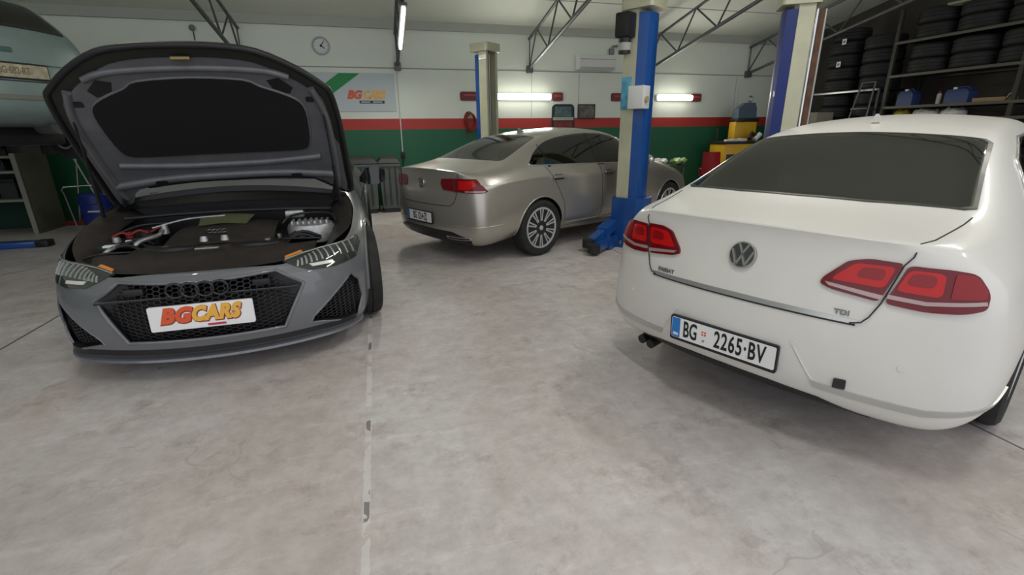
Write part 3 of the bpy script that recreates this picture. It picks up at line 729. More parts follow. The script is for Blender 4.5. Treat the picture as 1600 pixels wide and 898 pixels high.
# ============================================================ SILVER SALOON (seen from its right rear)
def silver_car(loc, rz):
    root = thing('saloon_car', 'champagne silver saloon car parked at the back between two lift posts', 'car', loc, rz)
    S = [
     (.22, [.80, .915, .90, .875, .79, .71], [.20, .35, .62, .86, .99, 1.015], 1.05, [.0, .0, .0, .0, -.03, -.05], 0),
     (.50, [.78, .925, .925, .912, .825, .71], [.20, .35, .62, .90, 1.02, 1.055], 1.09, Z6, -.03),
     (.80, [.76, .92, .93, .915, .85, .70], [.25, .38, .62, .91, 1.035, 1.13], 1.125, Z6, -.12),
     (1.15, [.76, .915, .925, .91, .855, .655], [.24, .38, .62, .92, 1.03, 1.29], 1.285, Z6, -.12),
     (1.55, [.77, .91, .92, .912, .850, .61], [.22, .36, .60, .91, 1.01, 1.39], 1.43, Z6, -.06),
     (2.20, [.78, .905, .915, .90, .855, .60], [.20, .36, .58, .90, 1.00, 1.44], 1.495, Z6, 0),
     (2.80, [.78, .905, .915, .90, .855, .60], [.20, .36, .58, .89, .98, 1.395], 1.46, Z6, .03),
     (3.22, [.78, .905, .915, .90, .85, .645], [.20, .36, .58, .88, .97, 1.20], 1.27, Z6, .12),
     (3.62, [.78, .905, .92, .895, .83, .70], [.20, .36, .58, .86, .95, 1.0], 1.04, Z6, .14),
     (4.15, [.76, .90, .915, .865, .76, .68], [.22, .36, .56, .80, .88, .90], .95, Z6, .05),
     (4.56, [.70, .84, .85, .79, .68, .62], [.24, .36, .52, .68, .77, .79], .83, [-.05, -.05, 0, 0, 0, 0], 0)]
    cap0 = [.12, .0, -.01, .04, .045, .03]
    cap1 = [4.60, 4.75, 4.76, 4.73, 4.67, 4.65]
    body, bvh = make_body(S, cap0, cap1, [('cap', 5, 0, .6), ('side', 3, (0, 10), .8), ('cap', 3, 0, .5)], 3)
    body.parent = root; body.data.materials.append(M_silver)
    F = Fr((0, 0, 0), (1, 0, 0), (0, 0, 1)); G = Fr((0, 1.0, 1.26), (1, 0, 0), Vector((0, .66, .33)))
    glassP = [(-.60, -.34), (-.30, -.375), (0, -.385), (.30, -.375), (.60, -.34), (.63, -.30), (.57, .05), (.50, .36), (.47, .385), (.25, .40), (0, .405), (-.25, .40), (-.47, .385), (-.50, .36), (-.57, .05), (-.63, -.30)]
    c = [(cabin(S, .66, 3.35), M_dark), (MB().prism([(x*.93, y*.90) for x, y in glassP], G.o, G.u, G.v, (-.16, .35)), M_frit)]
    sp = cat([(.98, 1.065), (.99, 1.09), (1.16, 1.21), (1.42, 1.315), (1.80, 1.375), (2.25, 1.395), (2.70, 1.355), (3.02, 1.20), (3.38, 1.02), (3.30, 1.0), (2.45, 1.02), (1.6, 1.04), (1.05, 1.055)], 4)
    cx, cz = 2.1, 1.17; hole = [(cx+(a-cx)*.98, cz+(b-cz)*.94) for a, b in sp]
    for sd in (1, -1):
        c += [(well(sd*.88, 1.10, .365, sd, .335), M_blackpl), (well(sd*.88, 3.89, .365, sd, .335), M_blackpl)]
        c += [(MB().prism([(a*sd, b) for a, b in hole], (sd*.9, 0, 0), (0, sd, 0), (0, 0, 1), (-.36, .3)), M_frit)]
    cut(body, c, [M_dark, M_frit, M_blackpl]); body.name = 'body'
    patch('rear_window', bvh, G, glassP, M_glassd, root, .003, .005, .06)
    Wd = Fr((0, 3.2, 1.22), (-1, 0, 0), Vector((0, -.75, .45)))
    patch('windscreen', bvh, Wd, [(-.62, -.34), (.62, -.34), (.53, .24), (-.53, .24)], M_glassd, root, .003, .005, .06)
    seats(root, [(2.35, (-.38, .38), False), (1.45, (0,), True)], 1)
    MB().box((-.7, 3.0, .60), (.7, 3.4, .93), .05).build('dashboard', M_seat, root, 40)
    for sd in (1, -1):
        Sd = Fr((0, 0, 0), (0, sd, 0), (0, 0, 1))
        patch('side_window', bvh, Sd, [(a*sd, b) for a, b in sp], M_glassd, root, .003, .005, .06)
        seam('window_trim', bvh, Sd, [(a*sd, b) for a, b in sp], M_satin, root, .008, .002, True)
        for a, b in ((2.17, 2.30), (1.25, 1.30)):
            pil = MB(); z0, z1 = (1.01, 1.39) if a > 1.5 else (1.03, 1.27)
            patch('door_pillar', bvh, Sd, [(a*sd, z0), (b*sd, z0), ((b-.03)*sd, z1), ((a-.0)*sd, z1)], M_black, root, .005, .006, .06)
        for pts in ([(2.20, 1.0), (2.22, .5), (2.20, .30)], [(3.10, .98), (3.16, .7), (3.12, .30)], [(1.20, 1.04), (1.32, .86), (1.46, .62), (1.50, .42)], [(1.5, .30), (3.3, .29)]):
            seam('door_gap', bvh, Sd, [(a*sd, b) for a, b in pts], M_seam, root, .0035)
        for yy in (1.30, 2.28):
            patch('handle_cup', bvh, Sd, rounded([(yy*sd, .880), ((yy+.16)*sd, .880), ((yy+.16)*sd, .940), (yy*sd, .940)], .025), M_seam, root, .001, .003, .05)
            patch('door_handle', bvh, Sd, rounded([((yy-.03)*sd, .900), ((yy+.2)*sd, .900), ((yy+.2)*sd, .924), ((yy-.03)*sd, .924)], .01), M_silver, root, .035, .02, .05)
        seam('door_lower_strip', bvh, Sd, [(1.52*sd, .345), (3.45*sd, .335)], M_satin, root, .007, .004)
        for y0 in (1.10, 3.89):
            wheel('wheel', root, sd*.80, y0, .335, .225, .245, sd, 10, 'thin')
            arch_lip(bvh, root, sd, y0, .335, .372, M_silver, .012)
        MB().sphere((sd*1.0, 3.06, 1.03), .1, 14, (1.1, .6, .75)).tube([(sd*.86, 3.1, .98), (sd*.96, 3.07, 1.0)], .03).build('door_mirror', M_silver, root, 60)
    C = Cyl(0, 1.1)
    for sd in (1, -1):
        def cy(pts): return [(C.uv((sd*x, y, 0))[0], z) for x, y, z in pts]
        lt = patch('tail_light', bvh, C, rounded(cy([(.375, .07, .948), (.62, .10, .956), (.792, .23, .952), (.835, .27, .895), (.876, .32, .825), (.83, .27, .808), (.74, .17, .808), (.60, .10, .818), (.40, .07, .828), (.36, .07, .89)]), .015), M_redd, root, .012, .02, .03)
        patch('lamp_bright_panel', bvh, C, cy([(.64, .10, .935), (.775, .20, .933), (.80, .23, .88), (.74, .17, .84), (.63, .1, .84)]), M_redb, lt, .016, .004, .03)
        patch('lamp_strip', bvh, C, cy([(.70, .15, .83), (.86, .30, .835), (.85, .29, .820), (.70, .15, .817)]), M_clear, lt, .016, .004, .03)
        seam('lamp_gap', bvh, C, cy([(.57, .08, .955), (.585, .08, .80)]), M_seam, lt, .003, .013)
        seam('boot_gap', bvh, F, [(sd*.60, 1.01), (sd*.60, .84), (sd*.56, .70), (sd*.50, .66)], M_seam, root, .0035, .001)
        pts = [(C.uv((sd*x, y, 0))[0], z) for x, y, z in [(.42, .03, .325), (.60, .08, .32), (.74, .15, .325), (.76, .16, .30), (.60, .08, .285), (.44, .03, .29)]]
        patch('exhaust_trim', bvh, C, rounded(pts, .01), M_satin, root, .008, .012, .03)
        pts = [(C.uv((sd*x, y, 0))[0], z) for x, y, z in [(.45, .03, .315), (.60, .08, .312), (.73, .15, .317), (.74, .16, .306), (.60, .08, .294), (.46, .03, .298)]]
        patch('exhaust_slot', bvh, C, pts, M_black, root, .0115, .003, .03)
        seam('bumper_crease', bvh, C, [(C.uv((sd*x, y, 0))[0], z) for x, y, z in [(.35, .03, .45), (.75, .16, .44), (.9, .5, .46)]], M_silver, root, .006, .0)
    seam('boot_gap', bvh, F, [(-.50, .66), (0, .66), (.50, .66)], M_seam, root, .004, .001)
    patch('lower_valance', bvh, F, [(-.74, .30), (-.5, .375), (0, .39), (.5, .375), (.74, .30), (.70, .235), (0, .225), (-.70, .235)], M_blackpl, root, .005, .012, .05)
    car_badge_vw(root, F, bvh, 0, .885, .06)
    hp = hit(bvh, F, 0, .52)
    pf, pl, P, u, v, n = plate(root, (-.015, hp[0].y-.012, .510), (1, 0, 0), (0, 0, 1))
    MB().prism([(-.258, -.054), (-.212, -.054), (-.212, .054), (-.258, .054)], P(0, 0), u, v, (.006, .0075)).build('euro_band', M_euro, pl)
    text('plate_letters', 'BG 1214·ZJ', .118, M_ink, P(.02, 0, .0075), u, v, pl, .52, bold=.002)
    h2 = bvh.ray_cast(Vector((0, 1.60, 3)), Vector((0, 0, -1)))[0]
    MB().loft([[(-.02, h2.y+.06, h2.z-.006), (.02, h2.y+.06, h2.z-.006), (.022, h2.y-.06, h2.z-.006), (-.022, h2.y-.06, h2.z-.006)], [(-.004, h2.y-.03, h2.z+.045), (.004, h2.y-.03, h2.z+.045), (.004, h2.y-.055, h2.z+.045), (-.004, h2.y-.055, h2.z+.045)]]).build('aerial_fin', M_silver, root)
    return root, body, bvh
# ============================================================ GREY SPORTBACK with its bonnet up (seen from the front; y runs from nose to tail)
def grey_car(loc, rz):
    root = thing('hatchback_car', 'slate grey sports hatchback facing forward with its bonnet raised, engine bay open', 'car', loc, rz)
    S = [
     (.30, [.78, .83, .84, .81, .745, .69], [.105, .20, .40, .56, .668, .688], .668, [.03, .0, .0, .02, .04, .05], 0),
     (.58, [.88, .94, .955, .93, .865, .74], [.08, .20, .46, .65, .765, .79], .83, Z6, 0),
     (1.00, [.86, .965, 1.0, .99, .91, .76], [.13, .25, .52, .74, .865, .895], .94, Z6, 0),
     (1.42, [.86, .95, .975, .965, .90, .78], [.15, .26, .52, .76, .93, .975], 1.02, Z6, -.10),
     (1.80, [.86, .94, .955, .945, .88, .70], [.16, .26, .52, .77, .95, 1.14], 1.20, Z6, -.08),
     (2.25, [.86, .94, .95, .94, .875, .63], [.16, .26, .52, .78, .96, 1.34], 1.40, Z6, -.04),
     (2.90, [.86, .94, .95, .94, .875, .60], [.16, .26, .52, .79, .97, 1.395], 1.46, Z6, 0),
     (3.60, [.86, .95, .965, .955, .88, .58], [.16, .26, .54, .81, .99, 1.35], 1.41, Z6, .03),
     (4.15, [.86, .955, .985, .975, .88, .60], [.17, .28, .54, .83, 1.01, 1.20], 1.26, Z6, .06),
     (4.60, [.84, .94, .965, .95, .86, .70], [.20, .30, .54, .83, 1.0, 1.04], 1.09, Z6, .05),
     (4.80, [.76, .88, .90, .88, .80, .72], [.24, .34, .54, .80, .96, 1.0], 1.03, [-.02, -.02, 0, 0, 0, 0], 0)]
    cap0 = [.15, .03, .0, .02, .075, .135]
    cap1 = [4.85, 4.97, 4.99, 4.96, 4.92, 4.90]
    body, bvh = make_body(S, cap0, cap1, [('side', 3, (1, 9), .3), ('cap', 5, 0, .3)], 3)
    body.parent = root; body.data.materials.append(M_nardo)
    F = Fr((0, 0, 0), (1, 0, 0), (0, 0, 1))
    T = Fr((0, 0, 0), (1, 0, 0), (0, 1, 0)); T.src = lambda a, b: (Vector((a, b, 2.5)), Vector((0, 0, -1)))
    C = Cyl(0, 1.0)
    def cyp(sd, pts): return [(C.uv((sd*x, y, 0))[0], z) for x, y, z in pts]
    hexP = [(-.555, .533), (-.41, .634), (0, .618), (.41, .634), (.555, .533), (.42, .275), (-.42, .275)]
    ventP = {sd: [(sd*.83, .512), (sd*.878, .45), (sd*.890, .32), (sd*.845, .185), (sd*.565, .262), (sd*.585, .30)] for sd in (1, -1)}
    # engine bay opening, traced round the bonnet line
    hb = [(0, .128), (.2, .134), (.40, .162), (.53, .225), (.66, .31), (.78, .45), (.845, .62), (.868, .85), (.868, 1.1), (.82, 1.36)]
    bay = [(-x, y) for x, y in hb[:0:-1]]+hb
    bayr = cat(bay, 3, False)
    c = [(cabin(S, 1.62, 4.3, .06, .40), M_dark)]
    c += [(MB().prism(bayr, (0, 0, .50), (1, 0, 0), (0, 1, 0), (0, 1.0)), M_blackpl)]
    c += [(MB().prism(hexP, (0, 0, 0), (1, 0, 0), (0, 0, 1), (-.155, .5)), M_blackpl)]
    for sd in (1, -1):
        c += [(MB().prism(ventP[sd], (0, .20, 0), (1, 0, 0), (0, 0, 1), (-.27, .5)), M_blackpl)]
        for y0 in (1.0, 3.93): c += [(well(sd*.92, y0, .395, sd, .365, .30), M_blackpl)]
    Wd = Fr((0, 1.86, 1.2), (1, 0, 0), Vector((0, .80, .45)))
    wp = [(-.70, -.34), (-.35, -.40), (0, -.42), (.35, -.40), (.70, -.34), (.60, .33), (.3, .37), (0, .38), (-.3, .37), (-.60, .33)]
    c += [(MB().prism([(x*.93, y*.88) for x, y in wp], Wd.o, Wd.u, Wd.v, (-.18, .3)), M_frit)]
    sp = cat([(1.80, 1.02), (2.15, 1.22), (2.5, 1.33), (3.0, 1.37), (3.6, 1.33), (4.05, 1.20), (4.25, 1.08), (4.0, 1.03), (3.0, 1.0), (2.2, .98)], 3)
    for sd in (1, -1): c += [(MB().prism([(3.0*sd+(a-3.0)*sd*.97, 1.16+(b-1.16)*.88) for a, b in sp], (sd*.9, 0, 0), (0, sd, 0), (0, 0, 1), (-.36, .3)), M_frit)]
    cut(body, c, [M_dark, M_frit, M_blackpl]); body.name = 'body'
    patch('windscreen', bvh, Wd, wp, M_glassd, root, .003, .005, .06)
    for sd in (1, -1):
        Sd = Fr((0, 0, 0), (0, sd, 0), (0, 0, 1))
        patch('side_window', bvh, Sd, [(a*sd, b) for a, b in sp], M_glassd, root, .003, .005, .06)
        seam('window_trim', bvh, Sd, [(a*sd, b) for a, b in sp], M_black, root, .009, .002, True)
        for pts in ([(2.0, 1.0), (1.78, .8), (1.72, .5), (1.8, .25)], [(2.95, 1.0), (2.95, .5), (2.9, .28)]): seam('door_gap', bvh, Sd, [(a*sd, b) for a, b in pts], M_seam, root, .004)
        for y0, st in ((1.0, .10), (3.93, 0)):
            wheel('wheel', root, sd*.872, y0, .36, .265, .27, sd, 5, True, M_blackpl, st)
            arch_lip(bvh, root, sd, y0, .365, .40, M_nardo, .02)
        # door mirror
        m = MB(); m.loft([[(sd*.93, 1.86, .99), (sd*.93, 1.98, .99), (sd*.93, 1.98, 1.03), (sd*.93, 1.86, 1.03)], [(sd*1.0, 1.80, .97), (sd*1.0, 2.0, .97), (sd*1.0, 2.0, 1.12), (sd*1.0, 1.82, 1.12)], [(sd*1.10, 1.80, .97), (sd*1.10, 1.98, .97), (sd*1.10, 1.98, 1.13), (sd*1.10, 1.82, 1.13)], [(sd*1.17, 1.86, 1.0), (sd*1.17, 1.96, 1.0), (sd*1.17, 1.96, 1.09), (sd*1.17, 1.86, 1.09)]])
        bmesh.ops.subdivide_edges(m.bm, edges=m.bm.edges[:], cuts=1, use_grid_fill=True, smooth=.4)
        m.build('door_mirror', M_black, root, 50)
        # headlight
        o3 = [(.44, .20, .673), (.55, .27, .692), (.66, .38, .708), (.80, .50, .718), (.892, .64, .728), (.897, .62, .68), (.875, .47, .600), (.74, .28, .588), (.605, .21, .596), (.515, .19, .635)]
        hl = patch('headlight', bvh, C, rounded(cyp(sd, o3), .012), mat('headlight_glass', (.035, .04, .038), .06, 0, 1), root, .006, .014, .03)
        for k in range(11):
            t = k/10; x = .52+.32*t; y = .17+.29*t*t+.02
            z1 = .660+.048*min(1, t*1.4); z0 = z1-.030-.042*t
            sl = patch('light_fin', bvh, C, cyp(sd, [(x, y, z0), (x+.012, y+.004, z0), (x+.030, y+.01, z1), (x+.018, y+.006, z1)]), mat('fin_chrome', (.42, .44, .42), .25, .5), hl, .012, .006, .02)
        patch('light_bar', bvh, C, cyp(sd, [(.61, .20, .633), (.75, .29, .628), (.75, .29, .611), (.63, .20, .615)]), mat('bright_reflector', (.80, .80, .76), .2, .3), hl, .012, .006, .02)
        seam('light_brow', bvh, C, cyp(sd, [(.46, .2, .671), (.56, .27, .687), (.66, .36, .700), (.80, .48, .711), (.87, .58, .717)]), mat('fin_chrome', (.42, .44, .42), .25, .5), hl, .005, .010)
        patch('amber_reflector', bvh, C, cyp(sd, [(.48, .2, .684), (.58, .27, .701), (.58, .27, .693), (.47, .2, .675)]), M_amber, hl, .012, .006, .03)
        # triangular side intake: honeycomb in the recess
        grille_cells('intake_mesh', root, ventP[sd], .17, .020, M_blackpl, .5, bvh, F)
        seam('intake_edge', bvh, F, ventP[sd], M_nardo, root, .008, -.004, True)
    gm = grille_cells('front_grille', root, [(x*.985, .455+(z-.455)*.975) for x, z in hexP], .085, .0235, M_blackpl, .30, bvh, F)
    seam('grille_frame', bvh, F, hexP, M_nardo, root, .011, -.003, True)
    sx = MB()
    for a, b in ((-.5, .5),):
        sx.box((-.53, .085, .526), (.53, .115, .542), .004)
    sx.build('grille_crossbar', M_black, gm, 40)
    for sd in (1, -1): MB().box((sd*.33-.05, .085, .560), (sd*.33+.05, .12, .600), .01).build('grille_sensor', M_blackpl, gm, 40)
    rg = MB()
    for k in range(4):
        cx = -.114+.076*k; rg.tube([(cx+.045*math.cos(2*PI*i/28), (.052+.3*(cx*cx)), .580+.042*math.sin(2*PI*i/28)) for i in range(28)], .0075, 8, closed=True)
    rg.build('ring_badge', M_black, gm, 60)
    # bumper front lip and lower grey blade
    lip = polyline_on(bvh, C, cyp(1, [(-.88, .46, .175), (-.6, .2, .178), (0, .1, .178), (.6, .2, .178), (.88, .46, .175)]), .01)
    MB().loft([[p+Vector((0, -.030, -.026)), p+Vector((0, .06, -.026)), p+Vector((0, .06, -.005)), p+Vector((0, -.025, -.012))] for p in lip]).build('front_splitter', M_nardo, root, 40)
    lip = polyline_on(bvh, C, cyp(1, [(-.80, .4, .205), (-.6, .2, .215), (0, .1, .215), (.6, .2, .215), (.80, .4, .205)]), .0)
    MB().loft([[p+Vector((0, -.006, -.022)), p+Vector((0, .05, -.022)), p+Vector((0, .05, .012)), p+Vector((0, -.006, .012))] for p in lip]).build('lower_air_slot', M_blackpl, root, 40)
    # show plate with the workshop's name
    pf, pl, P, u, v, n = plate(root, (.005, .035, .430), (1, 0, 0), (0, .05, 1), .525, .122, M_platew)
    text('letter_outline', 'BG', .118, mat('dark_outline', (.25, .04, .03), .5), P(-.138, .004, .0068), u, v, pl, .95, bold=.0115, shear=.32, space=1.08, extrude=.001)
    text('letter_outline', 'CARS', .118, mat('dark_outline', (.25, .04, .03), .5), P(.067, .004, .0068), u, v, pl, .82, bold=.0115, shear=.32, space=1.1, extrude=.001)
    text('name_letters', 'BG', .118, M_logored, P(-.140, .008, .008), u, v, pl, .95, bold=.0075, shear=.32, space=1.08, extrude=.0015)
    text('name_letters', 'CARS', .118, M_logoyel, P(.065, .008, .008), u, v, pl, .82, bold=.0075, shear=.32, space=1.1, extrude=.0015)
    MB().prism([(-.12, -.068), (.12, -.068), (.12, -.053), (-.12, -.053)], P(0, 0), u, v, (.004, .0075)).build('plate_label', M_platew, pl)
    MB().prism([(.02, -.067), (.115, -.067), (.115, -.054), (.02, -.054)], P(0, 0), u, v, (.0075, .0085)).build('plate_label', mat('label_red', (.5, .03, .06), .5), pl)
    engine_bay(root, bvh, T)
    bonnet(root)
    seats(root, [(3.0, (-.40, .40), False), (3.9, (0,), True)], -1, .34)
    MB().box((-.72, 1.75, .55), (.72, 2.15, .98), .05).build('dashboard', M_seat, root, 40)
    return root, body, bvh
def inside(p, poly):
    c = False; j = len(poly)-1
    for i in range(len(poly)):
        a, b = poly[i], poly[j]
        if (a[1] > p[1]) != (b[1] > p[1]) and p[0] < (b[0]-a[0])*(p[1]-a[1])/(b[1]-a[1])+a[0]: c = not c
        j = i
    return c
def grille_cells(name, root, poly, ysink, s, material, squash, bvh, F):
    """honeycomb of thin bars set back in the opening, cut to its outline"""
    m = MB(); xs = [p[0] for p in poly]; zs = [p[1] for p in poly]; W_ = s*1.9; H_ = s*1.05
    segs = set(); r = 0; z = min(zs)-H_
    while z < max(zs)+H_:
        x = min(xs)-W_+(W_*.75 if r % 2 else 0)
        while x < max(xs)+W_:
            hx = [(x+W_*.5*dx, z+H_*.5*dz) for dx, dz in ((1, 0), (.5, 1), (-.5, 1), (-1, 0), (-.5, -1), (.5, -1))]
            for i in range(6):
                a, b = hx[i], hx[(i+1) % 6]; k = tuple(sorted((tuple(round(q, 4) for q in a), tuple(round(q, 4) for q in b)))); segs.add(k)
            x += W_*1.5
        z += H_*.5; r += 1
    def yat(a, b):
        h = hit(bvh, F, a, b); return (h[0].y if h else .2)
    for a, b in segs:
        if inside(a, poly) and inside(b, poly):
            pa = Vector((a[0], yat(*a)+ysink*.4, a[1])); pb = Vector((b[0], yat(*b)+ysink*.4, b[1]))
            d = (pb-pa).normalized(); q = d.cross(Vector((0, 1, 0))).normalized()*.0028; e = Vector((0, .012, 0))
            v = [m.v(p) for p in (pa+q, pa-q, pb-q, pb+q, pa+q+e, pa-q+e, pb-q+e, pb+q+e)]
            for f in ((0, 1, 2, 3), (4, 7, 6, 5), (0, 3, 7, 4), (1, 5, 6, 2)): m.bm.faces.new([v[i] for i in f])
    return m.build(name, material, root, 60)
def sheet(name, fn, nu, nv, thk, material, parent, smooth=40):
    m = MB(); A = [[m.v(fn(i/nu, j/nv)) for j in range(nv+1)] for i in range(nu+1)]
    up = (A[1][0].co-A[0][0].co).cross(A[0][1].co-A[0][0].co).normalized()
    for i in range(nu):
        for j in range(nv): m.bm.faces.new((A[i][j], A[i+1][j], A[i+1][j+1], A[i][j+1]))
    g = bmesh.ops.solidify(m.bm, geom=m.bm.faces[:], thickness=thk)
    return m.build(name, material, parent, smooth)
def engine_bay(root, bvh, T):
    # front slam panel cover: runs from the grille top back to the engine
    def top(x, y):
        h = bvh.ray_cast(Vector((x, y, 2)), Vector((0, 0, -1)))[0]; return h.z if h else .75
    def front(f):       # bonnet line at f in -1..1
        x = f*.62; return x, .142+.165*abs(f)**2.2
    def cov(u, v):
        f = -1+2*u; x, y0 = front(f); y1 = .66-.03*abs(f); y = y0+(y1-y0)*v; x = x*(1+.05*v)
        return Vector((x, y, min(top(x, max(y, .16)), .745)-.010-.004*math.sin(v*PI)*(1 if abs(f) < .7 else 0)))
    sheet('slam_panel_cover', cov, 28, 10, .012, M_baycover, root)
    for sd in (1, -1):  # fender inner strips
        def st(u, v, sd=sd):
            y = .30+1.06*u; k = y; xo = .868 if k > .85 else .64+.228*math.sin(min(1, (k-.30)/.55)*PI/2); xo -= .05*max(0, (k-1.1)*3.5); x = sd*(xo-.004)*(1-.17*v)
            return Vector((x, y, top(sd*min(xo, .84), y)-.010-.05*v-.03*v*v))
        sheet('wing_trim', st, 20, 6, .01, M_baycover, root)
    # scuttle panel below the windscreen
    def sc(u, v):
        x = -.80+1.6*u; y = 1.24+.22*v-.10*(1-(x/.8)**2)*v; return Vector((x, y, .90+.07*v+.03*(1-(x/.8)**2)))
    sheet('scuttle_panel', sc, 20, 6, .015, M_blackpl, root)
    for sd in (1, -1):
        w = MB(); w.tube([(sd*.55-.06, 1.38, 1.0), (sd*.2, 1.43, 1.03), (sd*-.12, 1.40, 1.03)], .009); w.build('wiper_arm', M_blackpl, root)
    # engine with its covers
    e = MB(); e.box((-.42, .62, .52), (.42, 1.22, .70), .04); e.build('engine_block', M_blackpl, root, 40)
    def ec(u, v):
        x = -.34+.68*u; y = .58+.56*v; return Vector((x*(1-.08*v), y, .715+.07*math.sin(v*PI*.62)+.024*(1-(x/.34)**2)))
    cv = sheet('engine_cover', ec, 14, 12, .02, M_baycover, root)
    def ins(u, v):
        x = -.19+.31*u; y = .91+.19*v+.03*(1-abs(2*u-1)); return Vector((x+.03*v*(1 if u > .5 else -1), y, .806+.010*(1-abs(2*u-1))+.040*v))
    sheet('cover_insert', ins, 8, 4, .008, M_olive, cv)
    rg = MB()
    for k in range(4): rg.tube([(-.075+.030*k+.020*math.cos(2*PI*i/20), .735+.020*math.sin(2*PI*i/20)*.9, .795+.02*.4*math.sin(2*PI*i/20)) for i in range(20)], .0035, 6, closed=True)
    rg.build('ring_badge', M_chrome, cv, 60)
    for x in (-.09, .035): MB().tube([(x, .635, .745), (x, .64, .780)], [.028, .020], 14).build('oil_cap', M_alu, cv, 40)
    MB().box((-.10, .455, .728), (.035, .492, .738), .002).build('cover_label', M_alu, cv)
    for sd in (1, -1):
        h = MB(); h.tube(cat([(sd*.13, .52, .72), (sd*.22, .47, .73), (sd*.34, .50, .72), (sd*.42, .60, .71), (sd*.46, .78, .70)], 5, False), .028, 10); h.build('intake_hose', M_blackpl, root, 60)
        for k in range(3): MB().tube(cat([(sd*.42, .56+.1*k, .72), (sd*.52, .60+.1*k, .76), (sd*.64, .58+.1*k, .72)], 4, False), .012, 8).build('coolant_hose', M_blackpl, root, 60)
        MB().tube([(sd*.60, 1.12, .66), (sd*.60, 1.12, .78)], [.11, .09], 20).build('strut_tower', M_blackpl, root, 40)
    # image right: silver air box with ribs and a dark strap
    m = MB(); n = 16
    for k in range(n):
        t = k/(n-1); a = -.9+1.8*t; m.box((.50-.13+.02*abs(a), .0, 0), (.50+.16-.02*abs(a), .014, .05), .003) if 0 else None
    m.loft([[(.56+.17*math.cos(2*PI*i/18)*s, .90+.15*math.sin(2*PI*i/18)*s, z) for i in range(18)] for s, z in ((1, .66), (1, .755), (.92, .785), (.55, .80))])
    ab = m.build('air_box', M_alu, root, 40)
    for k in range(7): MB().box((.43+.040*k, .80+.012*abs(k-3), .778), (.445+.040*k, 1.0-.012*abs(k-3), .812), .003).build('box_rib', M_alu, ab)
    MB().tube(cat([(.37, .86, .80), (.42, 1.02, .83), (.57, 1.06, .84), (.70, 1.0, .83), (.74, .88, .79)], 5, False), .010, 8).build('strap_hose', M_blackpl, root, 60)
    MB().box((.36, 1.08, .80), (.50, 1.18, .86), .02).build('fluid_tank', M_alu, root, 40)
    # image left: fuse box, red terminals and bright brackets
    MB().box((-.74, .70, .60), (-.50, 1.0, .745), .02).build('fuse_box', M_blackpl, root, 40)
    for (x, y) in ((-.66, .88), (-.58, .95), (-.48, 1.02)): MB().tube(cat([(x-.05, y, .765), (x, y+.03, .79), (x+.06, y+.01, .77)], 5, False), .009, 8).build('red_terminal_cover', M_redhose, root, 60)
    MB().tube(cat([(-.52, .62, .70), (-.47, .66, .765), (-.40, .78, .78), (-.43, .94, .785)], 5, False), .015, 8).build('alloy_pipe', M_alu, root, 60)
    MB().tube(cat([(-.66, .50, .68), (-.60, .54, .74), (-.58, .64, .75)], 5, False), .014, 8).build('alloy_pipe', M_alu, root, 60)
    MB().box((-.66, .62, .745), (-.58, .66, .760), .004).build('fuse_label', M_platew, root)
    for k, (x, y, z, r_, m_) in enumerate(((-.66, .82, .765, .022, M_alu), (-.56, .74, .755, .018, M_platew), (-.64, .96, .775, .020, M_redhose), (-.44, 1.02, .80, .022, M_alu), (-.30, .58, .725, .016, M_alu), (.30, .62, .73, .018, M_alu), (.36, .72, .74, .016, M_steel))):
        MB().tube([(x, y, z-.05), (x, y, z+.012)], [r_*1.3, r_], 12).build('bay_connector', m_, root, 40)
    for a_, b_, c_ in (((-.74, .50, .70), (-.60, .46, .74), (-.44, .50, .73)), ((-.50, .98, .80), (-.30, 1.06, .84), (-.05, 1.08, .85)), ((.34, .60, .73), (.44, .52, .75), (.66, .52, .74)), ((-.70, .92, .78), (-.58, 1.0, .82), (-.42, 1.06, .82))):
        MB().tube(cat([a_, b_, c_], 6, False), .008, 8).build('cable_loom', M_alu if b_[1] > 1.05 else M_blackpl, root, 60)
    MB().tube([(-.70, 1.10, .86), (-.40, 1.13, .87), (0, 1.14, .875), (.40, 1.13, .87), (.70, 1.10, .86)], .014, 10).build('strut_brace', M_blackpl, root, 60)
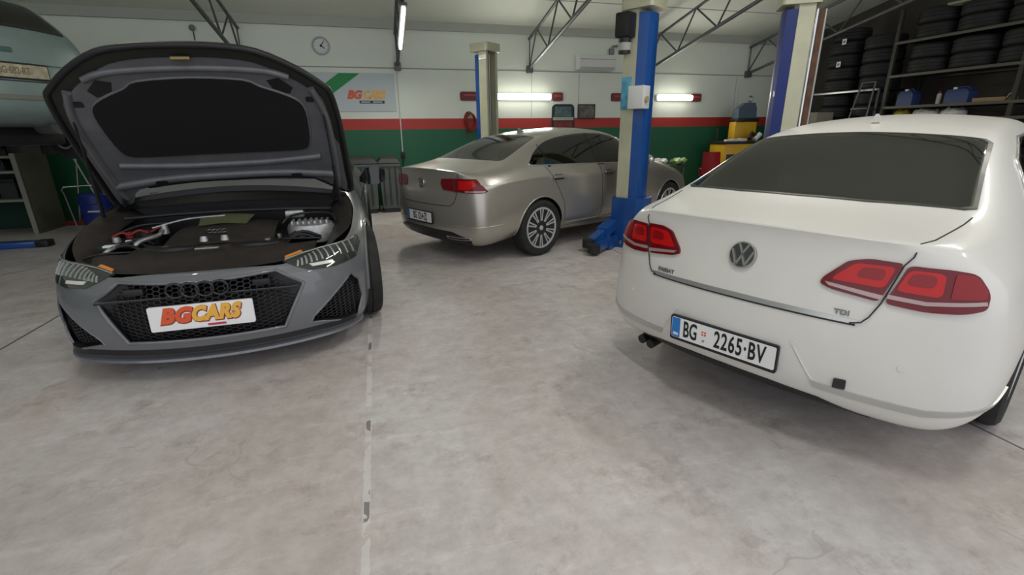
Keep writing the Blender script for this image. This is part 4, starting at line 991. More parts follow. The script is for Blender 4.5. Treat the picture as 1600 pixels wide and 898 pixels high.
def bonnet(root):
    phi = math.radians(50); O = Vector((.022, 1.32, .98)); U = Vector((1, 0, 0)); V = Vector((0, -math.cos(phi), math.sin(phi))); N = U.cross(V)  # N looks forward-down, to the inside
    if N.y > 0: N = -N
    half = [(.0, 1.255), (.22, 1.248), (.415, 1.212), (.61, 1.10), (.76, .972), (.80, .915), (.825, .77), (.84, .56), (.85, .25), (.85, -.02), (.76, .0), (.67, .12), (.35, .165), (0, .17)]
    out = cat([(-a, b) for a, b in half[::-1]]+half[1:-1], 3, True)
    def crown(a, l): return -.022*(a/.87)**2-.035*max(0, (l-.8)/.45)**2+.008
    def P(a, l, d=0): return O+U*a+V*(l+.036*a)-N*(crown(a, l))+N*d   # outer skin bulges away from the inside
    def grid(poly, step, d, thk, name, material, parent, sm=40, edge=None):
        bm = dense(poly, step, None); m = MB()
        vs = {v: m.v(P(v.co.x, v.co.y, d)) for v in bm.verts}; v2 = {v: m.v(P(v.co.x, v.co.y, d+thk)) for v in bm.verts}
        for f in bm.faces: m.bm.faces.new([vs[v] for v in f.verts]); m.bm.faces.new([v2[v] for v in f.verts][::-1])
        for e in bm.edges:
            if e.is_boundary: a, b = e.verts; m.bm.faces.new([vs[a], vs[b], v2[b], v2[a]])
        bm.free(); return m.build(name, material, parent, sm)
    skin = grid(out, .05, -.02, .012, 'bonnet', M_nardo, root)
    # dark rubbery rim round the front edge of the skin
    rim = [P(a*.995, b*.995, -.004) for a, b in out if b > .12 or abs(a) > .80]
    k0 = max(range(len(rim)), key=lambda i: (rim[i]-rim[i-1]).length); rim = rim[k0:]+rim[:k0]
    MB().tube(rim, .020, 8).build('bonnet_edge', M_blackpl, skin, 60)
    inn = [(a*(.955 if b < .5 else .93), b*.93 if b > .5 else b+.004) for a, b in out]
    pan = [(a, b) for a, b in inn]
    pad = cat([(-.29, 1.015), (0, 1.035), (.29, 1.015), (.38, .965), (.53, .895), (.61, .82), (.62, .66), (.60, .50), (.54, .44), (.30, .43), (0, .43), (-.30, .43), (-.54, .44), (-.60, .50), (-.62, .66), (-.61, .82), (-.53, .895), (-.38, .965)], 3)
    grid([(a*.994, b*.994+.001) for a, b in out], .06, -.007, .004, 'bonnet_lip', mat('lip_black', (.016, .018, .013), .5), skin)
    frame = grid(pan, .05, -.002, .014, 'bonnet_frame', M_nardo_in, skin)
    grid(pad, .06, .012, .012, 'insulation_pad', mat('insulation_felt', (.006, .006, .006), .95), skin)
    # pressed rim round the pad and the cross ribs
    MB().tube([P(a, b, .012) for a, b in pad], .012, 8, closed=True).build('pad_rim', M_nardo_in, skin, 60)
    for pts, r in (([(-.66, .36), (-.3, .325), (0, .32), (.3, .325), (.66, .36)], .026), ([(-.76, .17), (-.4, .21), (0, .215), (.4, .21), (.76, .17)], .034),
                   ([(-.56, 1.03), (-.40, 1.08), (0, 1.10), (.40, 1.08), (.56, 1.03)], .022)):
        MB().tube([P(a, b, .008) for a, b in cat(pts, 6, False)], r, 10).build('bonnet_rib', M_nardo_in, skin, 60)
    for sd in (1, -1):
        MB().tube([P(sd*a, b, .010) for a, b in cat([(.68, .95), (.74, .76), (.76, .5), (.76, .2), (.75, .05)], 6, False)], .024, 10).build('bonnet_rib', M_nardo_in, skin, 60)
        grid([(sd*.575, .955), (sd*.50, 1.03), (sd*.425, 1.01), (sd*.455, .935), (sd*.545, .905)], .05, .0105, .002, 'frame_hole', M_blackpl, skin)
        grid(rounded([(sd*.635, .84), (sd*.695, .84), (sd*.695, .885), (sd*.635, .885)], .018), .05, .0105, .002, 'frame_hole', M_blackpl, skin)
        grid(rounded([(sd*.42, .18), (sd*.50, .18), (sd*.50, .225), (sd*.42, .225)], .018), .05, .044, .002, 'frame_hole', M_blackpl, skin)
        # gas strut from the wing to the bonnet
        a = Vector((sd*.80-.02, 1.10, .88)); b = P(sd*.735, .78, .02); mid = a.lerp(b, .45)
        g = MB().tube([a, mid], .013, 10).tube([mid, b], .007, 10).build('gas_strut', M_blackpl, skin, 60)
        # hinge arm
        MB().tube([P(sd*.74, .12, .0), Vector((sd*.74-.02, 1.30, .93)), Vector((sd*.74, 1.36, .84))], .016, 8).build('bonnet_hinge', M_blackpl, skin, 60)
    MB().tube([P(-.05, 1.175, .02), P(.05, 1.175, .02)], .012, 8).build('bonnet_catch', M_cardb if 0 else mat('catch_brass', (.30, .22, .10), .4, .5), skin, 60)
# ============================================================ things on the back wall
def banner():
    t = thing('wall_banner', 'pale blue workshop banner with green chevron and orange logo on the back wall', 'banner', (0, WY, 0))
    MB().box((-2.0, -.02, 1.84), (.47, -.004, 2.53)).build('banner_sheet', M_banner, t)
    MB().prism([(-.55, 2.52), (-.17, 2.52), (-.98, 1.96), (-1.17, 2.09)], (0, -.02, 0), (1, 0, 0), (0, 0, 1), .004).build('green_stripe', M_green, t)
    MB().prism([(-1.50, 2.52), (-1.12, 2.52), (-.86, 2.0), (-1.06, 1.90)], (0, -.021, 0), (1, 0, 0), (0, 0, 1), .003).build('green_stripe', M_green, t)
    text('logo_letters', 'BG', .20, M_logored, (-.31, -.026, 2.135), (1, 0, 0), (0, 0, 1), t, .98, bold=.012, shear=.3, extrude=.002)
    text('logo_letters', 'CARS', .20, M_logoyel, (.060, -.026, 2.135), (1, 0, 0), (0, 0, 1), t, .82, bold=.012, shear=.3, extrude=.002)
    MB().box((-.22, -.026, 1.985), (.25, -.02, 2.035)).build('logo_bar', M_ink, t)
    MB().box((-.19, -.029, 2.004), (-.02, -.026, 2.018)).build('logo_mark', M_platew, t); MB().box((.03, -.029, 2.004), (.21, -.026, 2.018)).build('logo_mark', M_platew, t)
banner()
def clock():
    t = thing('wall_clock', 'round white wall clock high on the back wall above the grey car', 'clock', (-.80, WY, 2.975))
    MB().lathe([(.13, 0), (.155, 0), (.155, -.04), (.13, -.045)], 36, 'Y', closed=True).build('clock_rim', mat('clock_rim', (.35, .37, .36), .4), t, 40)
    MB().lathe([(0, -.005), (.135, -.005), (.135, -.025), (0, -.025)], 36, 'Y').build('clock_face', M_wplas, t, 40)
    for a, l, w in ((.6, .095, .006), (2.2, .07, .008)):
        d = Vector((math.sin(a), 0, math.cos(a))); MB().tube([Vector((0, -.032, 0)), Vector((0, -.032, 0))+d*l], w, 6).build('clock_hand', M_ink, t)
    h = MB()
    h.lathe([(0, -.026), (.02, -.026), (.02, -.038), (0, -.038)], 16, 'Y')
    for k in range(12):
        a = k*PI/6; h.box((.115*math.sin(a)-.005, -.029, .115*math.cos(a)-.005), (.115*math.sin(a)+.005, -.025, .115*math.cos(a)+.005))
    h.build('dial_marks', M_ink, t)
clock()
def air_con():
    t = thing('air_conditioner', 'white split air conditioner unit on the back wall', 'air conditioner', (4.67, WY-.02, 2.66))
    m = MB(); pr_ = [(0, .0), (-.17, .0), (-.215, .05), (-.22, .20), (-.19, .285), (0, .29)]
    m.prism(pr_, (-.42, 0, 0), (0, 1, 0), (0, 0, 1), .84)
    m.build('unit_shell', M_wplas, t, 30)
    MB().box((-.38, -.212, .012), (.38, -.16, .045), .008).build('air_flap', mat('flap_grey', (.42, .43, .41), .5), t, 40)
    MB().box((-.40, -.223, .19), (.40, -.212, .196)).build('panel_gap', M_seam, t)
    MB().tube([(.37, -.05, .28), (.37, -.05, .42), (.40, -.05, .47), (.70, -.05, .50), (1.0, -.05, .49)], .022, 8).build('pipe', mat('pipe_grey', (.22, .23, .22), .6), t, 60)
    MB().box((.33, -.09, .31), (.43, -.02, .43), .01).build('pipe_box', mat('pipe_grey', (.22, .23, .22), .6), t, 40)
air_con()
def conduit():
    t = thing('cable_conduit', 'thin white vertical cable pipe on the back wall beside the banner', 'pipe', (.53, WY, 0))
    MB().tube([(0, -.02, 2.62), (-.01, -.02, 1.05)], .012, 8).build('pipe', M_wplas, t, 60)
    MB().box((-.05, -.05, .95), (.03, -.005, 1.07), .008).build('socket', M_blackpl, t, 40)
    MB().tube([(-.01, -.03, .96), (-.03, -.06, .6), (.0, -.05, .3), (.02, -.12, .03)], .012, 8).build('cable', M_blackpl, t, 60)
conduit()
def small_wall():
    t = thing('alarm_siren', 'small round sensor on a stalk on the back wall above the raised bonnet', 'sensor', (-2.85, WY, 3.0))
    MB().tube([(0, -.02, 0), (0, -.02, .16)], .008, 8).build('stalk', M_blackpl, t); MB().sphere((0, -.05, .19), .05, 12, (1, .6, 1)).build('sensor_head', mat('sensor_grey', (.16, .18, .17), .5), t, 60)
    t = thing('framed_picture', 'small dark framed picture on the back wall above the silver car', 'picture', (4.54, WY, 1.83))
    MB().box((-.205, -.03, -.155), (.205, -.004, .155), .006).build('frame', mat('picture_frame', (.05, .035, .03), .5), t, 40)
    MB().box((-.175, -.034, -.125), (.175, -.029, .125)).build('picture_sheet', mat('picture_print', (.15, .13, .12), .5, var=.6, vscale=9), t)
    t = thing('poster', 'arched poster with dark vehicle picture on the back wall above the silver car', 'poster', (4.0, WY, 1.73))
    P_ = rounded([(-.27, -.26), (.27, -.26), (.255, .20), (.20, .255), (-.20, .255), (-.26, .20)], .04)
    MB().prism(P_, (0, 0, 0), (1, 0, 0), (0, 0, 1), (.003, .012)).build('poster_sheet', mat('poster_black', (.02, .025, .025), .5), t)
    MB().prism([(-.20, .0), (.20, .0), (.18, .20), (-.19, .20)], (0, -.012, 0), (1, 0, 0), (0, 0, 1), .003).build('poster_picture', mat('poster_teal', (.09, .15, .16), .5, var=.5, vscale=12), t)
    MB().box((-.24, -.016, -.075), (.24, -.012, -.01)).build('poster_strip', mat('poster_cream', (.40, .42, .34), .5), t)
    MB().box((-.22, -.016, -.22), (.22, -.012, -.09)).build('poster_strip', mat('poster_red', (.22, .03, .03), .5, var=.4, vscale=20), t)
    t = thing('hose_reel', 'coiled red air hose hanging on the back wall beside the rear lift post', 'hose', (1.93, WY-.0, 1.66))
    for k in range(5): MB().tube([(.10*math.cos(a*PI/12)+.008*k-.02, -.04-.022*k, .17*math.sin(a*PI/12)-.01*k) for a in range(24)], .012, 6, closed=True).build('hose_loop', M_redhose, t, 60)
    MB().tube([(-.06, -.05, -.10), (-.08, -.05, -.25), (-.02, -.05, -.33)], .012, 6).build('hose_end', M_redhose, t, 60)
    MB().box((-.03, -.12, .12), (.03, -.0, .16), .005).build('hook', M_steeldk, t)
    t = thing('socket_box', 'small white socket box on the wall at the right end of the red stripe', 'socket', (8.43, WY, 1.57))
    MB().box((-.09, -.06, -.07), (.09, -.004, .07), .01).build('box', M_wplas, t, 40); MB().tube([(0, -.02, .07), (0, -.02, .95)], .010, 6).build('cable', M_wplas, t)
small_wall()

# ============================================================ lift posts
def lift_post(name, label, loc, rz, h=2.72, blue=None, facing_detail=True, steel=False, carriage=None):
    """two-post lift column: a C-shaped cream channel (opening to +X local) with a blue spine behind it"""
    blue = blue or M_blue; t = thing(name, label, 'lift post', loc, rz, 'two-post lift columns')
    W, D, g = .15, .145, .02
    MB().prism([(-.02, -W), (D, -W), (D, -W+.05), (D-g, -W+.05), (D-g, -W+g), (-.02+g, -W+g), (-.02+g, W-g), (D-g, W-g), (D-g, W-.05), (D, W-.05), (D, W), (-.02, W)], (0, 0, .02), (1, 0, 0), (0, 1, 0), h-.02).build('channel', M_cream, t, 30)
    MB().prism([(-.022, -W*.97), (-.022, W*.97), (-.13, W*.80), (-.155, W*.4), (-.155, -W*.4), (-.13, -W*.80)], (0, 0, .02), (1, 0, 0), (0, 1, 0), h-.06).build('spine', blue, t, 30)
    MB().prism(rounded([(-.20, -.19), (.20, -.19), (.20, .19), (-.20, .19)], .05), (0, 0, h), (1, 0, 0), (0, 1, 0), .13).build('top_cap', M_cream, t, 40)
    MB().tube([(.06, .03, .05), (.06, .03, h-.02)], .020, 10).build('lead_screw', M_steel, t, 60)
    b = MB().box((-.28, -.24, 0), (.30, .24, .022), .004)
    for sx in (-.24, .25):
        for sy in (-.2, .2): b.tube([(sx, sy, .02), (sx, sy, .05)], .018, 6)
    b.build('base_plate', blue, t, 40)
    return t
def lift_arm(t, a, l, z, blue, pad=True, z1=None):
    """swing arm from the carriage, direction a (rad), length l"""
    d = Vector((math.cos(a), math.sin(a), 0)); n = Vector((-d.y, d.x, 0)); o = Vector((.16, 0, z)); z1 = z if z1 is None else z1
    def bar(s0, s1, w, hh, za, zb):
        return [[o+d*s+n*w*sg1+Vector((0, 0, zz+hh*sg2)) for sg1, sg2 in ((1, 1), (-1, 1), (-1, -1), (1, -1))] for s, zz in ((s0, za), (s1, zb))]
    k = (z1-z)
    m = MB().loft(bar(0, l*.62, .075, .060, 0, k*.62)); arm = m.build('swing_arm', blue, t, 30)
    MB().loft(bar(l*.5, l, .052, .042, k*.5, k)).build('arm_extension', blue, arm, 30)
    e = o+d*(l+.02)+Vector((0, 0, k))
    MB().tube([e+Vector((0, 0, -.045)), e+Vector((0, 0, .055))], .075, 16).build('arm_pad', M_rub, arm, 30)
    return arm
def carriage(t, z0, z1, blue):
    MB().prism([(-.03, -.185), (.18, -.185), (.22, -.12), (.22, .12), (.18, .185), (-.03, .185), (-.03, .165), (.15, .165), (.15, -.165), (-.03, -.165)], (0, 0, z0), (1, 0, 0), (0, 1, 0), z1-z0).build('carriage', blue, t, 30)
def front_post():
    # the spine looks away from the silver car, toward the viewer's right
    rz = math.radians(122)
    t = lift_post('lift_post', 'blue and cream lift post with wall box and motor, between the silver and white cars', (3.10, 5.5, 0), rz)
    carriage(t, .08, .62, M_blue)
    MB().prism([(-.16, -.20), (.0, -.20), (.0, .20), (-.16, .20), (-.22, .1), (-.22, -.1)], (0, 0, .02), (1, 0, 0), (0, 1, 0), .60).build('lower_shroud', M_blue, t, 30)
    lift_arm(t, math.radians(88), .66, .34, M_blue, z1=.10); lift_arm(t, math.radians(100), .80, .08, M_blue)
    m = MB(); m.box((.0, .15, 2.42), (.18, .33, 2.68), .03); m.tube([(.09, .24, 2.26), (.09, .24, 2.42)], .07, 16)
    mo = m.build('lift_motor', M_blackpl, t, 40); MB().tube([(.09, .24, 2.29), (.09, .24, 2.37)], .074, 16).build('motor_band', mat('motor_label', (.35, .35, .33), .5), mo, 40)
    MB().box((-.20, .10, 1.66), (-.0, .26, 1.91), .012).build('control_box', M_wplas, t, 40)
    k = MB().tube([(-.19, .20, 1.76), (-.225, .20, 1.76)], .034, 16); k.build('box_knob', mat('beige_knob', (.40, .33, .20), .5), t, 40)
    MB().box((.02, .148, 1.66), (.150, .158, 2.02), .003).build('blue_wrap', mat('light_blue_film', (.10, .36, .50), .4, var=.4, vscale=14), t, 40)
    MB().tube([(.02, .05, 2.85), (.05, .06, 3.2), (.12, .1, 3.9), (.15, .1, 4.15)], .010, 6).build('supply_cable', M_blackpl, t, 60)
front_post()
def back_post():
    t = lift_post('lift_post', 'lift post at the back wall, partly hidden behind the silver car', (1.95, 8.75, 0), math.radians(-52), 2.72)
    carriage(t, .08, .62, M_blue); lift_arm(t, math.radians(50), .8, .16, M_blue); lift_arm(t, math.radians(-60), .8, .16, M_blue)
back_post()
def right_post():
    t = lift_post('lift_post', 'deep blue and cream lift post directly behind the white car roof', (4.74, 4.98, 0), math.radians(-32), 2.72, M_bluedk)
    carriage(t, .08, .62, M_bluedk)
    MB().tube([(.165, -.145, .6), (.165, -.145, 2.66)], .020, 10).build('guide_bar', M_chrome, t, 60); MB().tube([(.255, -.12, .6), (.255, -.12, 2.66)], .016, 10).build('guide_bar', M_steel, t, 60)
    MB().box((.15, -.13, .6), (.25, -.115, 2.66)).build('rusty_channel', mat('rusty_steel', (.10, .045, .02), .7, var=.4, vscale=10), t)
right_post()

# ============================================================ bins by the back wall
def bins():
    for (x, w, lab, tilt) in ((-.30, .56, 'grey wheeled waste bin by the back wall, half behind the grey car mirror', 0), (.20, .36, 'grey upright bin between the grey car and the silver car', 0)):
        t = thing('waste_bin', lab, 'bin', (x, 9.55, 0), 0, 'grey bins by the wall')
        h = .93; d = .30
        body = MB().loft([[(-w/2*s, -d*s2, z), (w/2*s, -d*s2, z), (w/2*s, d, z), (-w/2*s, d, z)] for s, s2, z in ((.90, .88, .08), (1, 1, h-.06))]).build('bin_body', M_bin, t, 30)
        r = MB(); r.box((-w/2-.02, -d-.03, h-.08), (w/2+.02, d+.02, h-.03), .012); r.build('rim', M_bin, body, 40)
        for k in (-.3, .0, .3): MB().box((w*k-.012, -d-.012, .15), (w*k+.012, -d+.02, h-.1)).build('rib', M_bindk, body)
        MB().loft([[(-w/2-.02, -d-.04, h-.02), (w/2+.02, -d-.04, h-.02), (w/2+.02, d+.02, h), (-w/2-.02, d+.02, h)], [(-w/2+.04, -d+.02, h+.05), (w/2-.04, -d+.02, h+.05), (w/2-.04, d-.02, h+.09), (-w/2+.04, d-.02, h+.09)]]).build('lid', M_bindk, t, 30)
        MB().tube([(-w/2+.05, d+.03, h+.03), (w/2-.05, d+.03, h+.03)], .015, 8).build('handle', M_bindk, t, 60)
        for s in (-1, 1): MB().tube([(s*(w/2-.06), d-.08, .085), (s*(w/2-.01), d-.08, .085)], .085, 16).build('bin_wheel', M_rub, t, 40)
        MB().box((-w*.42, -d*.8, .0), (w*.42, -d*.8+.06, .09)).build('foot', M_bindk, t)
bins()
# ============================================================ left corner: shelf unit, drum, squeegee, low arm
def left_corner():
    t = thing('tool_shelf', 'olive grey steel shelf unit standing against the back wall at the far left', 'shelf unit', (-6.05, 9.4, 0))
    M_sh = M_olivecol; M_sb = mat('pale_shelf_board', (.30, .31, .26), .6)
    MB().box((.82, -.38, 0), (.86, .34, 1.58), .004).build('side_panel', M_sh, t, 40); MB().box((-.86, -.38, 0), (-.82, .34, 1.58), .004).build('side_panel', M_sh, t, 40)
    MB().box((-.82, .30, 0), (.82, .33, 1.58)).build('back_panel', mat('dark_green_back', (.012, .05, .03), .7), t)
    MB().box((.80, -.40, 0), (.86, -.36, 1.58)).build('front_edge', M_sb, t)
    for z in (.50, .92, 1.14, 1.36, 1.56): MB().box((-.82, -.38, z), (.82, .30, z+.035), .003).build('shelf_board', M_sb, t, 40)
    for i, (x, z, w, h) in enumerate(((.55, .535, .22, .30), (.2, .535, .18, .26), (-.3, .535, .3, .22), (.5, .955, .2, .15), (.1, .955, .3, .12), (.5, 1.175, .35, .12), (-.1, 1.175, .3, .14))):
        b = thing('storage_box', 'dark box on the %s of the olive shelf unit, %s' % (('lowest shelf', 'second shelf', 'third shelf')[0 if z < .6 else 1 if z < 1 else 2], ('nearest its side panel', 'second from its side panel', 'farther to the left')[0 if x >= .5 else 1 if x > 0 and z < .6 else 2]), 'box', (-6.05+x, 9.35, z), 0, 'boxes on the olive shelf unit')
        MB().box((-w/2, -.18, 0), (w/2, .18, h*.8), .01).build('box_body', M_bindk, b, 40); MB().box((-w/2-.006, -.19, h*.8), (w/2+.006, .19, h), .006).build('box_lid', M_blackpl, b, 40)
    t = thing('oil_drain_drum', 'blue oil drum on a wheeled cart with a chrome handle, left of the grey car', 'drum', (-4.42, 9.25, 0)); t.scale = (1, 1, .82)
    MB().lathe([(0, .10), (.235, .10), (.245, .13), (.245, .30), (.252, .31), (.245, .32), (.245, .50), (.252, .51), (.245, .52), (.245, .66), (.22, .70), (0, .70)], 32).build('drum', M_bluepl, t, 30)
    MB().tube([(-.30, -.20, .84), (-.34, -.20, .80), (-.34, -.16, .70), (-.30, -.15, .10)], .016, 8).tube([(-.31, -.20, .845), (-.02, -.16, .86), (.18, -.12, .85)], .016, 8).build('handle', M_chrome, t, 60)
    for a in range(4):
        x, y = .20*math.cos(a*PI/2+.7), .20*math.sin(a*PI/2+.7); MB().tube([(x-.015, y, .045), (x+.015, y, .045)], .045, 14).tube([(x, y, .05), (x, y, .11)], .012, 6).build('caster', M_rub, t, 40)
    MB().tube([(0, -.05, .70), (-.16, -.05, 1.44)], .014, 8).build('drain_pipe', M_steel, t, 60)
    MB().lathe([(.04, 1.38), (.22, 1.46), (.265, 1.62), (.25, 1.62), (.20, 1.48), (.03, 1.42)], 28, c=(-.18, -.05, 0)).build('drain_funnel', M_blackpl, t, 40)
    MB().box((-.05, -.262, .36), (.12, -.246, .39)).build('drum_label', M_wplas, t)
    t = thing('floor_squeegee', 'long handled squeegee leaning on the wall behind the blue drum', 'squeegee', (-5.0, 10.0, 0))
    MB().tube([(0, -.25, .05), (.0, .22, 1.25)], .013, 8).build('handle', M_steel, t, 60); MB().box((-.22, -.30, .0), (.22, -.22, .07), .01).build('head', M_redhose, t, 40)
    t = thing('tool_cart', 'dark tool cart with hoses beside the blue drum', 'cart', (-3.75, 9.45, 0))
    MB().box((-.24, -.25, .12), (.24, .25, .62), .02).build('cart_body', M_blackpl, t, 40); MB().box((-.27, -.28, .62), (.27, .28, .68), .015).build('cart_top', M_bindk, t, 40)
    for sx in (-.2, .2):
        for sy in (-.2, .2): MB().tube([(sx-.015, sy, .05), (sx+.015, sy, .05)], .05, 14).tube([(sx, sy, .05), (sx, sy, .13)], .012, 6).build('caster', M_rub, t, 40)
    MB().tube(cat([(-.2, -.28, .6), (-.25, -.34, .78), (-.05, -.33, .86), (.15, -.3, .76), (.1, -.3, .66)], 5, False), .02, 8).build('hose', M_blackpl, t, 60)
    t = thing('plastic_bag', 'crumpled white plastic bag hanging beside the blue drum and raised bonnet', 'bag', (-3.86, 8.98, 0))
    b = MB().sphere((0, 0, .40), .2, 16, (.75, .6, 1.9), 12)
    for v in b.bm.verts: k = .03*math.sin(v.co.x*31+v.co.z*17)+.02*math.sin(v.co.y*43+v.co.z*29); v.co.x += k; v.co.y += k*.7
    b.build('bag_body', mat('grey_white_film', (.38, .38, .35), .5, var=.2, vscale=25), t, 50)
left_corner()
# low blue lift arm on the floor at the far left, with its lift holding the pale car
def left_lift():
    t = lift_post('lift_post', 'lift post beyond the left edge whose arms carry the pale blue car', (-5.75, 5.55, 0), math.radians(50), 2.5)
    carriage(t, 1.1, 1.6, M_blue); lift_arm(t, math.radians(30), 1.1, 1.285, M_blackpl); lift_arm(t, math.radians(-35), 1.1, 1.285, M_blackpl)
    t = lift_post('lift_post', 'lift post hidden behind the raised bonnet that carries the pale blue car', (-3.42, 8.30, 0), math.radians(230), 2.25)
    carriage(t, 1.1, 1.6, M_blackpl); lift_arm(t, math.radians(30), 1.1, 1.285, M_blackpl); lift_arm(t, math.radians(-30), 1.0, 1.285, M_blackpl)
    t = thing('floor_beam', 'low blue steel beam with a black end lying on the floor at the far left', 'beam', (-5.4, 7.9, 0))
    MB().box((-1.2, -.075, 0), (.80, .075, .085), .012).build('beam', M_blue, t, 40); MB().box((.80, -.08, 0), (.95, .08, .09), .015).build('end_cap', M_blackpl, t, 40)
left_lift()
# ============================================================ right back corner: machines, chair, table
def machines():
    t = thing('tyre_changer', 'yellow workshop machine cabinet with tools on top, left of the right lift post', 'machine', (7.9, 9.45, 0), math.radians(-8))
    c = MB().box((-.50, -.35, .05), (.50, .30, 1.12), .03).build('cabinet', M_yellow, t, 40)
    MB().box((-.53, -.38, 1.12), (.53, .33, 1.17), .012).build('tray_top', M_blackpl, t, 40)
    for k, (x, y) in enumerate(((-.36, -.22), (-.22, -.20), (-.05, -.24))): MB().box((x-.08, y-.05, 1.17), (x+.08, y+.06, 1.21+.01*k), .01).build('wheel_weight_tray', M_wplas, t, 40)
    MB().box((-.45, -.37, .2), (.45, -.352, .9), .01).build('cabinet_panel', M_blackpl, c, 40)
    MB().box((-.45, -.3, 0), (.45, .25, .06)).build('foot', M_blackpl, t)
    p = MB().box((-.10, .02, 1.17), (.42, .28, 1.58), .03).build('upper_housing', M_yellow, t, 40)
    MB().box((-.08, .0, 1.58), (.45, .30, 1.66), .02).build('housing_top', M_blackpl, p, 40)
    m = MB().loft([[(-.05, .02, 1.66), (.38, .02, 1.66), (.38, .26, 1.66), (-.05, .26, 1.66)], [(-.05, .04, 1.86), (.38, .04, 1.86), (.38, .24, 1.86), (-.05, .24, 1.86)], [(.12, .08, 1.98), (.36, .08, 1.98), (.36, .22, 1.98), (.12, .22, 1.98)]]).build('display_hood', mat('blue_grey_housing', (.07, .10, .14), .5), p, 30)
    MB().tube([(.26+.05*math.cos(a*PI/8), .15, 2.06+.06*math.sin(a*PI/8)) for a in range(16)], .014, 8, closed=True).build('ring_handle', M_steel, p, 60)
    MB().tube([(.1, -.26, 1.22), (.17, -.22, 1.34), (.28, -.24, 1.25)], .045, 10).build('air_gun', M_blackpl, t, 40)
    MB().tube([(.20, -.30, 1.20), (.33, -.28, 1.32)], .05, 12).build('white_bottle', M_wplas, t, 40)
    MB().tube([(-.40, .2, 1.17), (-.40, .2, 1.45)], .02, 8).build('support_rod', M_blackpl, t)
    t = thing('wheel_balancer', 'second yellow workshop machine standing right of the first, behind the lift post', 'machine', (9.1, 9.2, 0), math.radians(-5))
    MB().box((-.42, -.35, .05), (.42, .3, .95), .04).build('cabinet', M_yellow, t, 40); MB().box((-.44, -.37, .95), (.44, .32, 1.0), .015).build('tray_top', M_blackpl, t, 40); MB().box((-.3, -.3, 0), (.3, .25, .06)).build('foot', M_blackpl, t)
    MB().tube([(.30, 0, .7), (.62, 0, .7)], .025, 12).build('shaft', M_steel, t, 60)
    t = thing('plastic_chair', 'red plastic chair by the back wall, right of the silver car', 'chair', (6.98, 9.0, 0), math.radians(-25))
    def bk(u, v): return Vector((-.20+.40*u*(1-.12*v)+.02*v, .20+.06*v-.05*math.sin(u*PI), .46+.50*v))
    sheet('backrest', bk, 8, 8, .012, M_redpl, t)
    def se(u, v): return Vector((-.22+.44*u, -.22+.43*v, .44-.02*math.sin(u*PI)*math.sin(v*PI)))
    sheet('seat', se, 8, 8, .012, M_redpl, t)
    for sx in (-1, 1):
        for sy in (-1, 1): MB().tube([(sx*.18, sy*.17, .44), (sx*.22, sy*.23, 0)], .014, 8).build('leg', M_blackpl, t, 60)
    MB().tube([(-.24, .18, .46), (-.26, .10, .62), (-.26, -.15, .62)], .014, 8).build('armrest', M_redpl, t, 60)
    t = thing('work_table', 'low dark work table behind the silver car bonnet', 'table', (6.1, 9.55, 0))
    MB().box((-.75, -.3, .66), (.40, .3, .70), .01).build('table_top', mat('dark_table', (.05, .045, .04), .5), t, 40)
    for sx in (-.68, .34):
        for sy in (-.25, .25): MB().box((sx-.02, sy-.02, 0), (sx+.02, sy+.02, .66)).build('leg', M_steeldk, t)
    for (x, col, lab, sc) in ((-.22, M_bag, 'crumpled white plastic bag on the dark table behind the silver car', (1.2, .8, .33)), (.26, M_leaf, 'crumpled green plastic bag on the dark table behind the silver car', (1.1, .8, .30))):
        t = thing('plastic_bag', lab, 'bag', (6.1+x, 9.42, .70))
        b = MB().sphere((0, 0, .065), .18, 18, sc, 12)
        for v in b.bm.verts: k = .03*math.sin(v.co.x*37+v.co.z*29)+.02*math.sin(v.co.y*47+v.co.x*53); v.co.z = max(.002, v.co.z+k); v.co.x += k
        b.build('bag_body', col, t, 50)
machines()

# ============================================================ tyre racks along the right wall
RX0, RX1 = 9.0, 9.75
def rack():
    t = thing('tyre_rack', 'dark steel tyre rack along the right wall behind the white car', 'rack', (RX0, 6.2, 0))
    for y in (7.12, 5.20, 3.2):
        for x in (0, RX1-RX0): MB().box((x-.025, y-6.2-.03, 0), (x+.025, y-6.2+.03, 3.35)).build('upright', M_rack, t)
    for z in (.45, 1.10, 1.56, 1.78, 2.30, 2.84):
        MB().box((-.03, 3.2-6.2, z-.045), (.0, 7.12-6.2, z), .004).build('beam', M_shelf, t, 40); MB().box((RX1-RX0, 3.2-6.2, z-.045), (RX1-RX0+.03, 7.12-6.2, z), .004).build('beam', M_rack, t, 40)
        MB().box((0, 3.2-6.2, z-.012), (RX1-RX0, 7.12-6.2, z)).build('shelf_board', M_shelf if z < 2 else M_rack, t)
    t = thing('tyre_rack', 'shorter steel tyre rack in the right back corner, with a light front rail', 'rack', (RX0, 7.98, 0))
    for y in (7.25, 8.72):
        for x in (0, RX1-RX0): MB().box((x-.022, y-7.98-.022, 0), (x+.022, y-7.98+.022, 2.11)).build('upright', M_rack, t)
    for z, m_ in ((.5, M_rack), (1.2, M_rack), (1.60, M_rack), (2.11, M_steel)):
        MB().box((-.03, 7.25-7.98, z-.04), (.0, 8.72-7.98, z), .004).build('beam', m_, t, 40)
        MB().box((0, 7.25-7.98, z-.02), (RX1-RX0, 8.72-7.98, z-.005)).build('shelf_board', M_rack, t)
rack()
